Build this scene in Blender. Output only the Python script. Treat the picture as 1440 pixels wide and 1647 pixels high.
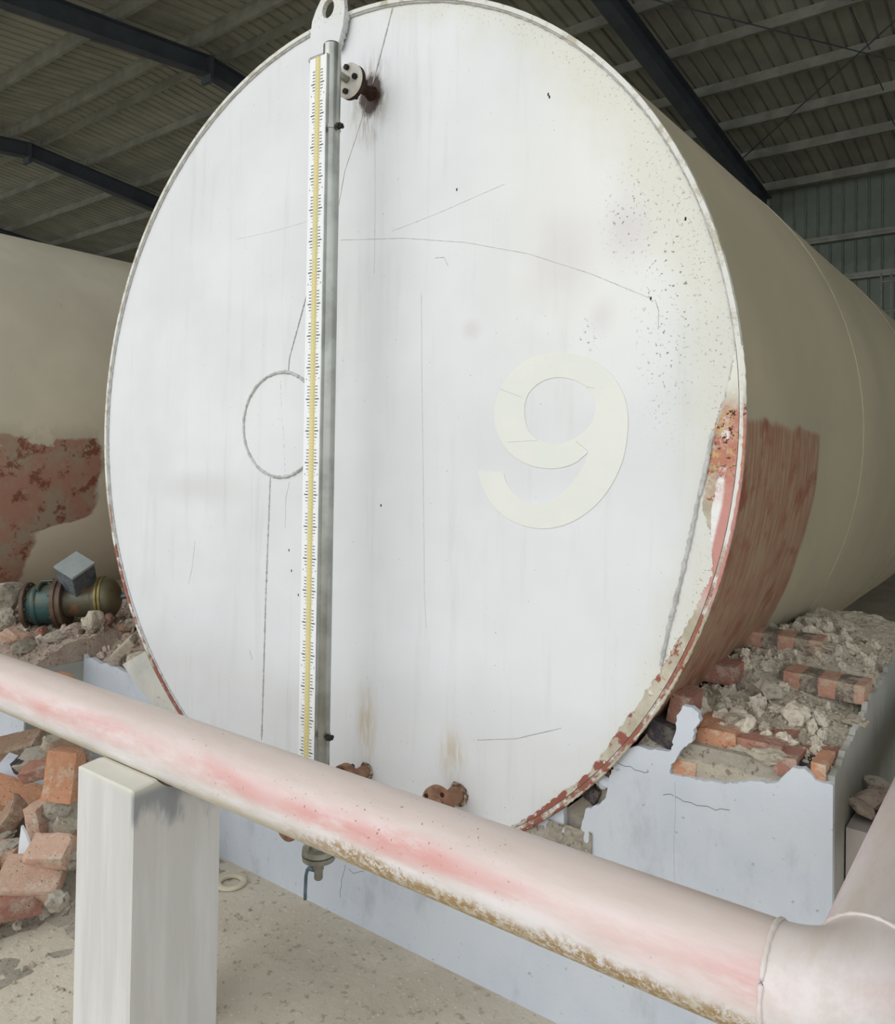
import bpy, bmesh, math, random
from math import sin, cos, pi, radians, sqrt, atan2
from mathutils import Vector, Matrix, Euler, noise
for o in list(bpy.data.objects): bpy.data.objects.remove(o)
scene = bpy.context.scene
COL = scene.collection
# ------------------------------------------------------------ camera
FPX = 1276.0
yaw, pit, rol = radians(36.93), radians(1.0), radians(0.81)
CAM = Vector((2.0344, -1.9971, 1.57))
M3 = Matrix.Rotation(yaw, 3, 'Z')
FW = M3 @ Vector((0, cos(pit), sin(pit)))
UP0 = M3 @ Vector((0, -sin(pit), cos(pit)))
RT0 = M3 @ Vector((1, 0, 0))
RT = cos(rol)*RT0 + sin(rol)*UP0
UP = -sin(rol)*RT0 + cos(rol)*UP0
cd = bpy.data.cameras.new('camera'); cam = bpy.data.objects.new('camera', cd); COL.objects.link(cam)
R = Matrix((RT, UP, -FW)).transposed().to_4x4(); R.translation = CAM
cam.matrix_world = R
cd.sensor_fit = 'VERTICAL'; cd.sensor_height = 36.0; cd.lens = 36.0*FPX/1647.0
cd.shift_x = 0.0; cd.shift_y = -(823.5-720)/1647.0
cd.clip_end = 300
scene.camera = cam
# ------------------------------------------------------------ sky, sun, exposure
w = bpy.data.worlds.new('sky'); scene.world = w; w.use_nodes = True
bg = w.node_tree.nodes['Background']; bg.inputs[0].default_value = (0.93, 0.97, 1.0, 1); bg.inputs[1].default_value = 1.05
sd = bpy.data.lights.new('sun', 'SUN'); sd.energy = 0.6; sd.angle = radians(50); sd.color = (1.0, 0.985, 0.96)
sun = bpy.data.objects.new('sun', sd); COL.objects.link(sun)
sun.rotation_euler = Vector((0.45, 1.0, -0.62)).to_track_quat('-Z', 'Y').to_euler()
scene.view_settings.view_transform = 'Standard'; scene.view_settings.look = 'None'
scene.view_settings.exposure = 0.30; scene.view_settings.gamma = 1; scene.view_settings.use_curve_mapping = False

def P(px, py, ax, val):
    d = FW + RT*((px-720)/FPX) - UP*((py-720)/FPX)
    return CAM + d*((val-CAM[ax])/d[ax])
# ------------------------------------------------------------ material helper
def lin(c):
    return tuple(((v/255)/12.92 if v/255 <= .04045 else ((v/255+.055)/1.055)**2.4) for v in c[:3]) + (1,)
class NT:
    def __init__(s, name, rough=.7, metal=0.0, spec=.3):
        s.m = bpy.data.materials.new(name); s.m.use_nodes = True; s.t = s.m.node_tree
        s.b = s.t.nodes['Principled BSDF']; s.b.inputs['Roughness'].default_value = rough
        s.b.inputs['Metallic'].default_value = metal; s.b.inputs['Specular IOR Level'].default_value = spec
        s.co = s.n('ShaderNodeTexCoord').outputs['Object']
    def n(s, t): return s.t.nodes.new(t)
    def l(s, a, b): s.t.links.new(a, b)
    def put(s, inp, v):
        if hasattr(v, 'is_linked'): s.l(v, inp)
        else: inp.default_value = v
    def math(s, op, a, b=0.0, clamp=False):
        n = s.n('ShaderNodeMath'); n.operation = op; n.use_clamp = clamp
        s.put(n.inputs[0], a); s.put(n.inputs[1], b); return n.outputs[0]
    def vmap(s, scale=(1, 1, 1), loc=(0, 0, 0), rot=(0, 0, 0), v=None):
        n = s.n('ShaderNodeMapping'); s.l(v or s.co, n.inputs[0]); n.inputs['Scale'].default_value = scale
        n.inputs['Location'].default_value = loc; n.inputs['Rotation'].default_value = rot; return n.outputs[0]
    def noise(s, scale, detail=4, rough=.6, v=None, dist=0):
        n = s.n('ShaderNodeTexNoise'); s.l(v or s.co, n.inputs['Vector']); n.inputs['Scale'].default_value = scale
        n.inputs['Detail'].default_value = detail; n.inputs['Roughness'].default_value = rough
        n.inputs['Distortion'].default_value = dist; return n.outputs[0]
    def step(s, f, lo, hi, a=0.0, b=1.0):
        n = s.n('ShaderNodeMapRange'); n.interpolation_type = 'SMOOTHSTEP'; s.put(n.inputs[0], f)
        n.inputs[1].default_value = lo; n.inputs[2].default_value = hi; n.inputs[3].default_value = a; n.inputs[4].default_value = b
        return n.outputs[0]
    def mix(s, f, a, b):
        n = s.n('ShaderNodeMix'); n.data_type = 'RGBA'; s.put(n.inputs[0], f)
        for k, c in ((6, a), (7, b)):
            if hasattr(c, 'is_linked'): s.l(c, n.inputs[k])
            else: n.inputs[k].default_value = lin(c)
        return n.outputs[2]
    def xyz(s, v=None):
        n = s.n('ShaderNodeSeparateXYZ'); s.l(v or s.co, n.inputs[0]); return n.outputs
    def blob(s, c, r, soft=1.0, wob=0.0, wscale=8):   # 1 at the centre, 0 outside the ellipsoid
        v = s.vmap(scale=tuple(1/q for q in r), loc=tuple(-c[i]/r[i] for i in range(3)))
        n = s.n('ShaderNodeVectorMath'); n.operation = 'LENGTH'; s.l(v, n.inputs[0]); d = n.outputs['Value']
        if wob:
            d = s.math('ADD', d, s.math('MULTIPLY', s.math('SUBTRACT', s.noise(wscale, 5), .5), wob))
        return s.step(d, 1-soft, 1.0, 1.0, 0.0)
    def color(s, c):
        if hasattr(c, 'is_linked'): s.l(c, s.b.inputs['Base Color'])
        else: s.b.inputs['Base Color'].default_value = lin(c)
    def bump(s, h, strength=.3, dist=.01):
        n = s.n('ShaderNodeBump'); n.inputs['Strength'].default_value = strength; n.inputs['Distance'].default_value = dist
        s.l(h, n.inputs['Height']); s.l(n.outputs[0], s.b.inputs['Normal'])
def simple(name, c1, c2=None, scale=6, rough=.7, metal=0, bump=0, bscale=40, spec=.3, c3=None, s3=30, lo=.35, hi=.65):
    t = NT(name, rough, metal, spec); c = c1
    if c2: c = t.mix(t.step(t.noise(scale), lo, hi), c1, c2)
    if c3: c = t.mix(t.step(t.noise(s3, 3), .55, .68), c, c3)
    t.color(c)
    if bump: t.bump(t.noise(bscale, 6, .7), bump)
    return t.m

# tank head: white paint, stains, scratches, rust round the top nozzle
t = NT('white_head_paint', .42, 0, .35)
c = t.mix(t.step(t.noise(1.6, 3), .3, .7), (229, 231, 233), (219, 221, 223))
st = t.noise(5, 5, .65, t.vmap(scale=(3, 1, .25)))
c = t.mix(t.math('MULTIPLY', t.step(st, .52, .75), .35), c, (198, 199, 196))
c = t.mix(t.math('MULTIPLY', t.blob((1.02, 0, 2.3), (.55, .3, .75), .8, .5), .35), c, (240, 238, 228))
ed = t.blob((0, 0, 1.6976), (1.36, 9, 1.36), .05, .15, 5)
spk = t.step(t.noise(110, 3), .60, .66)
c = t.mix(t.math('MULTIPLY', t.math('SUBTRACT', 1.0, t.blob((-.2, 0, 1.60), (1.58, 9, 1.66), .10, .15, 6)), .5), c, (212, 210, 190))
c = t.mix(t.math('MULTIPLY', t.math('SUBTRACT', 1.0, t.blob((-.10, 0, 1.66), (1.50, 9, 1.52), .05, .10, 6)), t.math('MULTIPLY', spk, .7)), c, (140, 124, 90))
for (cx, cz, rx, rz, k) in ((.93, 2.15, .17, .20, .35), (1.13, 2.2, .1, .14, .4), (1.06, 1.98, .06, .08, .3), (.62, 1.98, .05, .05, .35)):
    c = t.mix(t.math('MULTIPLY', t.blob((cx, 0, cz), (rx, .4, rz), .9, .6, 9), k), c, (203, 192, 194))
for (cx, cz, rx, rz) in ((1.02, 1.93, .06, .07), (1.13, 2.25, .1, .2), (1.25, 2.0, .12, .5)):
    c = t.mix(t.math('MULTIPLY', t.math('MULTIPLY', t.blob((cx, 0, cz), (rx, .4, rz), .8), t.step(t.noise(90, 2), .62, .66)), .8), c, (105, 98, 84))
# brown run-off above and below the nozzles
p1 = P(590, 1165, 1, 0); p2 = P(728, 1215, 1, 0); p3 = P(597, 150, 1, 0)
vs = t.noise(26, 4, .7, t.vmap(scale=(2, 1, .3)))
for p, rx, rz, k in ((p1, .07, .20, .62), (p2, .075, .12, .6)):
    c = t.mix(t.math('MULTIPLY', t.math('MULTIPLY', t.blob((p.x, 0, p.z), (rx, .4, rz), .9, .5, 12), t.step(vs, .3, .65)), k), c, (188, 164, 122))
c = t.mix(t.math('MULTIPLY', t.math('MULTIPLY', t.blob((p3.x-.005, 0, p3.z-.02), (.115, .3, .21), .9, .5, 14), t.step(vs, .38, .6)), .75), c, (120, 98, 74))
c = t.mix(t.blob((p3.x, 0, p3.z-.005), (.062, .3, .085), .35, .7, 30), c, (66, 46, 38))
c = t.mix(t.math('MULTIPLY', t.blob((-.75, 0, 1.45), (.45, .4, .10), .9, .7, 4), .4), c, (200, 198, 196))
c = t.mix(t.math('MULTIPLY', t.step(t.noise(95, 2, .5), .735, .75), .7), c, (140, 134, 124))
t.color(c); t.b.inputs['Roughness'].default_value = .45
t.bump(t.math('ADD', t.noise(2.2, 2), t.math('MULTIPLY', t.noise(60, 3), .02)), .25, .05)
M_head = t.m
t = NT('chipped_rim_paint', .6)
z = t.xyz(); c = t.mix(t.step(t.noise(20, 5, .7), .5, .62), (222, 222, 216), (190, 184, 166))
low = t.step(z[2], 1.45, 1.2); c = t.mix(t.math('MULTIPLY', t.step(t.noise(11, 6, .7), .40, .52), low), c, (150, 96, 80)); t.color(c); M_ringp = t.m
M_weld = simple('painted_weld', (224, 225, 224), (196, 196, 192), 30, .5, 0, .8, 120, .4)
M_weldd = simple('greyed_weld', (206, 206, 203), (176, 175, 170), 40, .55, 0, .8, 120, .4)
# rim band: beige primer with red lead showing through
t = NT('flaking_rim_paint', .75)
z = t.xyz()
c = t.mix(t.step(t.noise(9, 5), .4, .6), (196, 190, 172), (176, 166, 146))
c = t.mix(t.step(t.math('ADD', t.noise(13, 6, .7), t.math('MULTIPLY', t.step(z[2], .95, .45), .09)), .535, .57), c, (148, 88, 76))
c = t.mix(t.step(t.noise(22, 5, .7), .60, .66), c, (222, 214, 196))
rr = t.math('SQRT', t.math('ADD', t.math('MULTIPLY', z[0], z[0]), t.math('POWER', t.math('ABSOLUTE', t.math('SUBTRACT', z[2], 1.6976)), 2.0)))
outer = t.step(t.math('ADD', rr, t.math('MULTIPLY', t.math('SUBTRACT', t.noise(7, 3), .5), .02)), 1.406, 1.416)
mid = t.math('MULTIPLY', t.step(z[2], 1.18, 1.28), t.step(z[2], 1.74, 1.66))
c = t.mix(t.math('MULTIPLY', t.step(t.math('ADD', rr, t.math('MULTIPLY', t.math('SUBTRACT', t.noise(20, 4), .5), .03)), 1.392, 1.396), mid), c, (236, 234, 232))
c = t.mix(t.math('MULTIPLY', outer, mid), c, (200, 146, 138))
c = t.mix(t.math('MULTIPLY', t.step(t.noise(16, 5, .7), .40, .58), t.math('MULTIPLY', t.step(z[2], 1.46, 1.54), t.step(z[2], 1.76, 1.68))), c, (186, 126, 106))
yl = t.math('MULTIPLY', t.step(z[2], 1.50, 1.60), t.step(z[2], 1.76, 1.70))
c = t.mix(t.math('MULTIPLY', t.step(t.noise(28, 5, .8), .50, .60), yl), c, (196, 172, 120))
c = t.mix(t.math('MULTIPLY', t.step(t.noise(70, 3, .8), .57, .62), yl), c, (84, 52, 34))
c = t.mix(t.step(z[2], 1.70, 1.80), c, (228, 228, 218))
t.color(c); t.bump(t.noise(30, 5), .5, .01); M_rim = t.m
# shell: beige paint, brown scraped patch low on the side near the head
def shell(name, yb, zt, base1, base2, red=False):
    t = NT(name, .5, 0, .35); z = t.xyz()
    c = t.mix(t.step(t.noise(1.2, 4), .35, .65), base1, base2)
    c = t.mix(t.math('MULTIPLY', t.step(t.noise(5, 6, .7, t.vmap(scale=(1, .12, 1))), .5, .75), .0), c, base2)
    st = t.noise(16, 5, .7, t.vmap(scale=(1, 4.5, .35)))
    br = t.mix(t.step(st, .40, .62), (152, 112, 92), (168, 144, 118))
    br = t.mix(t.step(t.noise(9, 5), .5, .7), br, (140, 88, 68))
    if red:
        br = t.mix(t.step(t.noise(4, 6, .7), .42, .60), (184, 140, 122), (176, 160, 140)); br = t.mix(t.step(t.noise(9, 6, .75), .52, .60), br, (142, 92, 76))
    wz = t.math('ADD', z[2], t.math('MULTIPLY', t.math('SUBTRACT', t.noise(6, 5), .5), .09))
    if red: wz = t.math('ADD', wz, t.math('MULTIPLY', t.step(t.noise(7, 4), .45, .65), .08))
    wy = t.math('ADD', t.math('SUBTRACT', z[1], t.math('MULTIPLY', t.step(z[2], 1.10, 1.22), .34)) if red else z[1], t.math('MULTIPLY', t.math('SUBTRACT', t.noise(5, 5), .5), .22 if red else .05))
    inside = t.math('MULTIPLY', t.step(wz, zt-.012, zt+.012, 1, 0), t.step(wy, yb-.015, yb+.015, 1, 0))
    halo = t.math('MULTIPLY', t.step(wz, zt, zt+.12, 1, 0), t.step(wy, yb, yb+.03, 1, 0))
    c = t.mix(t.math('MULTIPLY', halo, .35), c, (166, 160, 138))
    c = t.mix(inside, c, br)
    sc = t.step(t.noise(9, 3, .5, t.vmap(scale=(.5, 9, .5))), .72, .74)
    c = t.mix(t.math('MULTIPLY', sc, .6), c, (190, 182, 158))
    t.color(c); t.bump(t.noise(2.5, 3), .15, .03); return t.m
M_shell = shell('beige_shell_paint', .78, 1.68, (182, 172, 147), (170, 162, 138))
M_shell2 = shell('tan_shell_paint', .30, 1.68, (236, 227, 206), (220, 212, 192), True)
def plaster(name, a, b, stain, k=.5):
    t = NT(name, .8); c = t.mix(t.step(t.noise(3, 5), .35, .65), a, b)
    c = t.mix(t.math('MULTIPLY', t.step(t.noise(7, 6, .7, t.vmap(scale=(1, 1, .4))), .52, .72), k), c, stain)
    c = t.mix(t.math('MULTIPLY', t.step(t.noise(45, 3), .66, .7), .6), c, (150, 148, 145))
    t.color(c); t.bump(t.noise(14, 6), .25, .01); return t.m
M_plaster = plaster('pale_blue_plaster', (196, 203, 213), (206, 211, 218), (170, 174, 180))
M_plaster_grey = plaster('grey_side_plaster', (172, 172, 164), (156, 156, 148), (134, 132, 122))
M_plaster_cream = plaster('cream_mortar_fillet', (214, 212, 202), (190, 190, 184), (230, 230, 226))
M_pink = plaster('pink_grey_plaster', (196, 184, 182), (186, 178, 174), (160, 150, 146))
t = NT('pillar_plaster', .8); z = t.xyz()
c = t.mix(t.step(t.noise(6, 5, .6, t.vmap(scale=(3, 3, .3))), .35, .65), (216, 214, 211), (204, 202, 198))
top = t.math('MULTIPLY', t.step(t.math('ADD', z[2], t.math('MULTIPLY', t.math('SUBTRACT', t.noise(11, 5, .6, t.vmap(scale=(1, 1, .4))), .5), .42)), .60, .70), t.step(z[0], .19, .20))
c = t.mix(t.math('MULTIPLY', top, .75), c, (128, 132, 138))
c = t.mix(t.math('MULTIPLY', t.step(z[2], .705, .73), .7), c, (220, 216, 200))
t.color(c); t.bump(t.noise(18, 6, .6, t.vmap(scale=(1, 1, .3))), .25, .008); M_pillar = t.m
def mort(name, a, b, d, k=1.0):
    t = NT(name, .95, 0, .1); c = t.mix(t.step(t.noise(14*k, 6, .7), .35, .65), a, b)
    c = t.mix(t.step(t.noise(60*k, 4), .56, .66), c, d); t.color(c); t.bump(t.noise(70*k, 6, .75), .9 if k == 1 else .7, .012 if k == 1 else .006); return t.m
M_mortar = mort('sandy_mortar', (212, 203, 184), (194, 184, 165), (160, 148, 128))
M_lump = mort('sandy_lump', (222, 213, 195), (204, 194, 176), (172, 160, 140), .035)
M_lump2 = mort('grey_lump', (204, 196, 182), (186, 177, 162), (152, 142, 128), .035)
M_lump3 = mort('pink_lump', (210, 194, 180), (190, 172, 158), (168, 142, 126), .035)
M_mortar2 = mort('grey_mortar', (192, 184, 170), (174, 165, 150), (140, 130, 116))
M_pinkm = mort('pinkish_rubble', (200, 184, 168), (178, 160, 146), (156, 130, 114))
def brickm(name, a, b, dusty, amt=.5):
    t = NT(name, .9, 0, .15); c = t.mix(t.step(t.noise(12, 5, .7), .35, .65), a, b)
    c = t.mix(t.math('MULTIPLY', t.step(t.noise(11, 6, .8), .48, .64), amt), c, dusty)
    c = t.mix(t.step(t.noise(80, 3), .62, .68), c, tuple(int(v*.62) for v in a)); t.color(c)
    t.bump(t.noise(55, 6, .75), .7, .01); return t.m
M_bo = brickm('orange_brick', (208, 158, 126), (196, 136, 104), (210, 196, 174), .75)
M_br = brickm('red_brick', (176, 130, 112), (158, 112, 98), (194, 176, 160), .75)
M_bp = brickm('dusty_pink_brick', (206, 176, 156), (198, 156, 134), (212, 200, 182), .85)
M_bd = brickm('burnt_dark_brick', (74, 68, 72), (56, 54, 58), (150, 140, 126), .4)
M_bbr = brickm('brown_brick', (164, 138, 118), (150, 118, 98), (186, 172, 152), .8)
t = NT('burnt_striped_brick', .9, 0, .15)     # firing stripes along the length
z = t.xyz(); s = t.math('SINE', t.math('ADD', t.math('MULTIPLY', z[0], 66.0), .6))
c = t.mix(t.step(t.math('ADD', s, t.math('MULTIPLY', t.math('SUBTRACT', t.noise(30, 4), .5), 1.2)), -.12, .12), (112, 104, 96), (192, 142, 122))
c = t.mix(t.math('MULTIPLY', t.step(t.noise(26, 6, .8), .42, .60), .8), c, (186, 172, 150)); t.color(c); t.bump(t.noise(60, 6), .6, .01); M_bs = t.m
# pipes: chalky white paint, pink fading, rusty speckle below
def pipem(name, rmul, axis='x', zc=.791, r=.084):
    t = NT(name, .42, 0, .4); z = t.xyz()
    h = t.math('DIVIDE', t.math('SUBTRACT', z[2], zc), r)
    L = z[0] if axis == 'x' else z[1]
    sv = (.55, 3, 3) if axis == 'x' else (3, .55, 3)
    big = t.noise(2.6, 4, .55, t.vmap(scale=sv)); fine = t.noise(9, 6, .7, t.vmap(scale=(.6, 3, 3) if axis == 'x' else (3, .6, 3)))
    c = t.mix(t.step(fine, .35, .65), (234, 231, 231), (220, 214, 210))
    hh = t.math('ADD', h, t.math('MULTIPLY', t.math('SUBTRACT', big, .5), 1.1))
    c = t.mix(t.math('MULTIPLY', t.step(hh, -.35, .45), .50*rmul), c, (222, 194, 188))
    band = t.math('MULTIPLY', t.step(hh, -.12, .32), t.step(hh, .86, .40))
    band = t.math('MULTIPLY', band, t.step(t.noise(7, 5, .7, t.vmap(scale=(.5, 2, 2) if axis == 'x' else (2, .5, 2))), .30, .55))
    mk = t.step(t.noise(1.5, 2, .5, t.vmap(scale=(1.1, 0, 0) if axis == 'x' else (0, 1.1, 0))), .30, .60)
    c = t.mix(t.math('MULTIPLY', t.math('MULTIPLY', band, mk), .72*rmul), c, (212, 138, 132))
    c = t.mix(t.math('MULTIPLY', t.step(hh, .55, .95), .35), c, (196, 180, 160))
    lowm = t.step(t.math('ADD', h, t.math('MULTIPLY', t.math('SUBTRACT', t.noise(4, 4), .5), .8)), -.30, -.62)
    c = t.mix(t.math('MULTIPLY', lowm, .55), c, (190, 178, 140))
    ru = t.math('MULTIPLY', t.step(t.math('ADD', h, t.math('MULTIPLY', t.math('SUBTRACT', t.noise(5, 4), .5), 1.3)), -.05, -.4), t.step(L, .55, .95) if axis == 'x' else .6)
    c = t.mix(t.math('MULTIPLY', ru, t.step(t.noise(60, 6, .85), .44, .54)), c, (168, 138, 92))
    c = t.mix(t.math('MULTIPLY', t.step(t.noise(110, 3, .6), .66, .70), t.step(t.noise(3, 3), .48, .62, 0, .8)), c, (120, 98, 74))
    c = t.mix(t.step(h, -.84, -.99), c, (150, 118, 94))
    t.color(c); t.bump(t.math('ADD', t.noise(5, 3), t.math('MULTIPLY', t.noise(60, 3), .1)), .12, .02); return t.m
M_pipe = pipem('faded_pink_pipe_paint', 1.0)
M_pipe2 = pipem('weathered_pipe_paint', .5, 'y')
M_rust = simple('brown_rust', (166, 130, 106), (128, 94, 76), 20, .8, .2, .6, 60, .3, (160, 112, 78), 24)
M_rootw = simple('crusty_pale_rust', (206, 192, 170), (112, 80, 62), 60, .85, 0, .8, 90, .2, (70, 50, 40), 90)
M_rustdark = simple('dark_rust', (74, 52, 44), (52, 36, 32), 24, .85, .2, .7, 70)
M_steel = simple('stainless_steel', (176, 178, 172), (150, 152, 146), 8, .28, .85, 0)
M_flwhite = simple('white_flange_face', (226, 224, 216), (206, 200, 188), 14, .5)
M_dark = simple('dark_bolt_metal', (62, 58, 54), (44, 42, 40), 20, .6, .5)
M_valve = simple('dull_valve_metal', (164, 162, 150), (138, 134, 122), 18, .45, .5)
M_scale = simple('white_scale_plate', (238, 240, 242), None, rough=.35)
t = NT('yellow_flag_column', .35)
c = t.mix(t.step(t.noise(2.5, 2), .35, .65), (228, 212, 150), (218, 210, 152))
z = t.xyz(); c = t.mix(t.math('MULTIPLY', t.step(t.math('SINE', t.math('MULTIPLY', z[2], 628.3)), .55, .9), .22), c, (186, 166, 104))
t.color(c); M_yel = t.m
M_black = simple('black_print', (52, 54, 54), None, rough=.6)
M_nine = simple('cream_number_paint', (226, 229, 222), (231, 231, 224), 5, .5, 0, .15, 25)
M_line = simple('grey_scratch', (212, 212, 211), (196, 195, 192), 20, .7)
M_roof = simple('dull_roof_steel', (168, 168, 156), (150, 151, 141), 1.2, .6, .2)
M_purlin = simple('galvanised_purlin', (158, 159, 150), (138, 139, 130), 3, .5, .3)
M_rafter = simple('dark_rafter_paint', (82, 89, 96), (72, 78, 85), 2, .55)
M_cleat = simple('bright_cleat_steel', (150, 150, 146), None, rough=.5, metal=.3)
M_wallp = simple('green_grey_wall_steel', (134, 142, 132), (120, 128, 119), 1.5, .6, .2)
t = NT('dusty_ground', .95, 0, .1)
c = t.mix(t.step(t.noise(2.5, 6), .35, .65), (216, 207, 190), (202, 192, 174)); c = t.mix(t.step(t.noise(30, 5), .58, .66), c, (180, 168, 148))
c = t.mix(t.step(t.noise(70, 3), .64, .68), c, (228, 222, 208)); t.color(c); t.bump(t.noise(35, 7, .7), .6, .012); M_ground = t.m
M_teal = simple('teal_motor_paint', (58, 92, 92), (92, 92, 74), 6, .4, .2, .2, 40, .5, (124, 104, 72), 10)
M_olive = simple('dirty_olive_motor_paint', (118, 112, 84), (92, 88, 72), 7, .4, .2, .2, 40, .5, (132, 96, 68), 12)
M_mflange = simple('brown_motor_flange', (112, 94, 78), (84, 70, 60), 10, .5, .2, .3, 40)
M_jbox = simple('grey_blue_box_paint', (160, 168, 166), (144, 152, 150), 5, .5)
M_jbox2 = simple('flaked_blue_box_side', (78, 90, 104), (112, 116, 116), 34, .7, 0, .4, 60)
M_brass = simple('dull_brass_ring', (166, 150, 96), (130, 116, 74), 12, .4, .5)
M_stub = simple('blue_shaft_end', (120, 142, 156), (90, 104, 116), 20, .4, .4)
M_white = simple('white_tile_glaze', (222, 226, 230), (210, 214, 218), 5, .3)
M_ring = simple('cream_gasket', (222, 214, 188), (204, 196, 172), 12, .6)

# ------------------------------------------------------------ mesh helpers
def obj(name, bm, mat, parent=None, smooth=False, kind=None, label=None, local=False):
    me = bpy.data.meshes.new(name); bmesh.ops.recalc_face_normals(bm, faces=bm.faces); bm.to_mesh(me); bm.free()
    if smooth:
        for p in me.polygons: p.use_smooth = True
        if smooth != True: me.set_sharp_from_angle(angle=smooth)
    me.materials.append(mat)
    return link(name, me, parent, kind, label, local)
def link(name, me, parent=None, kind=None, label=None, local=False):
    o = bpy.data.objects.new(name, me); COL.objects.link(o)
    if parent:
        o.parent = parent
        if not local:
            l = Vector(parent.location); q = parent.parent
            if q: l = l+q.location
            o.location = -l
    if kind: o['kind'] = kind
    if label: o['label'] = label
    return o
def tag(o, label, cat, group=None):
    o['label'] = label; o['category'] = cat
    if group: o['group'] = group
    return o
def thing(name, label, cat, loc=(0, 0, 0), group=None):
    o = bpy.data.objects.new(name, None); o.empty_display_size = .05; COL.objects.link(o); o.location = loc
    return tag(o, label, cat, group)
def box(bm, a, b, rot=None):
    a = Vector(a); b = Vector(b); c = (a+b)/2; d = b-a
    m = Matrix.Translation(c) @ (rot.to_4x4() if rot else Matrix()) @ Matrix.Diagonal((d.x, d.y, d.z, 1))
    return bmesh.ops.create_cube(bm, size=1, matrix=m)['verts']
def basis(ax):
    ax = Vector(ax).normalized(); u = ax.orthogonal().normalized(); v = ax.cross(u); return ax, u, v
def lathe(bm, p0, ax, prof, seg=24, caps=True, up=None):
    ax, u, v = basis(ax)
    if up is not None: u = (Vector(up)-ax*Vector(up).dot(ax)).normalized(); v = ax.cross(u)
    p0 = Vector(p0); rings = []
    for (tt, r) in prof:
        rings.append([bm.verts.new(p0+ax*tt+(u*cos(2*pi*k/seg)+v*sin(2*pi*k/seg))*max(r, 1e-5)) for k in range(seg)])
    for a, b in zip(rings, rings[1:]):
        for k in range(seg): bm.faces.new((a[k], a[(k+1) % seg], b[(k+1) % seg], b[k]))
    if caps: bm.faces.new(rings[0][::-1]); bm.faces.new(rings[-1])
    return rings
def tube(bm, pts, r, seg=8, closed=False, wob=0, rnd=None, flat=None):
    pts = [Vector(p) for p in pts]; n = len(pts); rings = []
    for i, p in enumerate(pts):
        a = pts[(i-1) % n] if (closed or i > 0) else p; b = pts[(i+1) % n] if (closed or i < n-1) else p
        ax, u, v = basis(b-a)
        if flat is not None: v = Vector(flat); u = ax.cross(v).normalized()
        else:
            u = Vector((0, 0, 1)) if abs(ax.z) < .9 else Vector((0, 1, 0)); u = (u-ax*u.dot(ax)).normalized(); v = ax.cross(u)
        rr = r*(1+(rnd.uniform(-wob, wob) if rnd else 0))
        rings.append([bm.verts.new(p+(u*cos(2*pi*k/seg)+v*sin(2*pi*k/seg))*rr) for k in range(seg)])
    for i in range(n if closed else n-1):
        a, b = rings[i], rings[(i+1) % n]
        for k in range(seg): bm.faces.new((a[k], a[(k+1) % seg], b[(k+1) % seg], b[k]))
    if not closed: bm.faces.new(rings[0][::-1]); bm.faces.new(rings[-1])
def poly(bm, pts2, y0, y1, holes=()):      # outline in x,z extruded from y0 (front) to y1
    ed = []
    for loop in [pts2]+list(holes):
        vs = [bm.verts.new((x, y0, z)) for x, z in loop]
        ed += [bm.edges.new((vs[i], vs[(i+1) % len(vs)])) for i in range(len(vs))]
    r = bmesh.ops.triangle_fill(bm, edges=ed, use_beauty=True)
    fs = [g for g in r['geom'] if isinstance(g, bmesh.types.BMFace)]
    e = bmesh.ops.extrude_face_region(bm, geom=fs)
    for g in e['geom']:
        if isinstance(g, bmesh.types.BMVert): g.co.y = y1
def dens(pts, step):
    out = []
    for a, b in zip(pts, pts[1:]):
        a = Vector(a); b = Vector(b); n = max(1, int((b-a).length/step))
        out += [a.lerp(b, i/n) for i in range(n)]
    return out+[Vector(pts[-1])]
def new(): return bmesh.new()
ZC = 1.6976; RAD = 1.45

# ------------------------------------------------------------ ground
bm = new()
rnd = random.Random(3)
def axis_pts(lo, hi, flo, fhi, fs, cs):
    out = []; v = lo
    while v < hi: out.append(v); v += fs if flo-1e-6 <= v < fhi else cs
    return out+[hi]
xs = axis_pts(-36, 14, -2, 3, .04, 2); ys = axis_pts(-24, 15, -2, .06, .04, 2)
g = [[bm.verts.new((x, y, (noise.noise(Vector((x*3, y*3, 1)))*.006+noise.noise(Vector((x*14, y*14, 5)))*.003) if (-2 <= x <= 3 and -2 <= y <= 0) else 0)) for y in ys] for x in xs]
for i in range(len(xs)-1):
    for j in range(len(ys)-1): bm.faces.new((g[i][j], g[i+1][j], g[i+1][j+1], g[i][j+1]))
floor = obj('floor', bm, M_ground, kind='structure', smooth=True)
bm = new()
for _ in range(900):      # grit on the floor
    x = rnd.uniform(-1.2, 2.2); y = rnd.uniform(-1.6, .0)
    s = rnd.uniform(.002, .007)
    m = Matrix.Translation((x, y, s*.3)) @ Euler((rnd.random()*6, rnd.random()*6, 0)).to_matrix().to_4x4() @ Matrix.Diagonal((s*1.3, s, s*.7, 1))
    bmesh.ops.create_icosphere(bm, subdivisions=1, radius=1, matrix=m)
o = obj('grit', bm, M_mortar, kind='stuff'); tag(o, 'loose sandy grit scattered over the dusty ground in front of the tank', 'grit')

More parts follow.
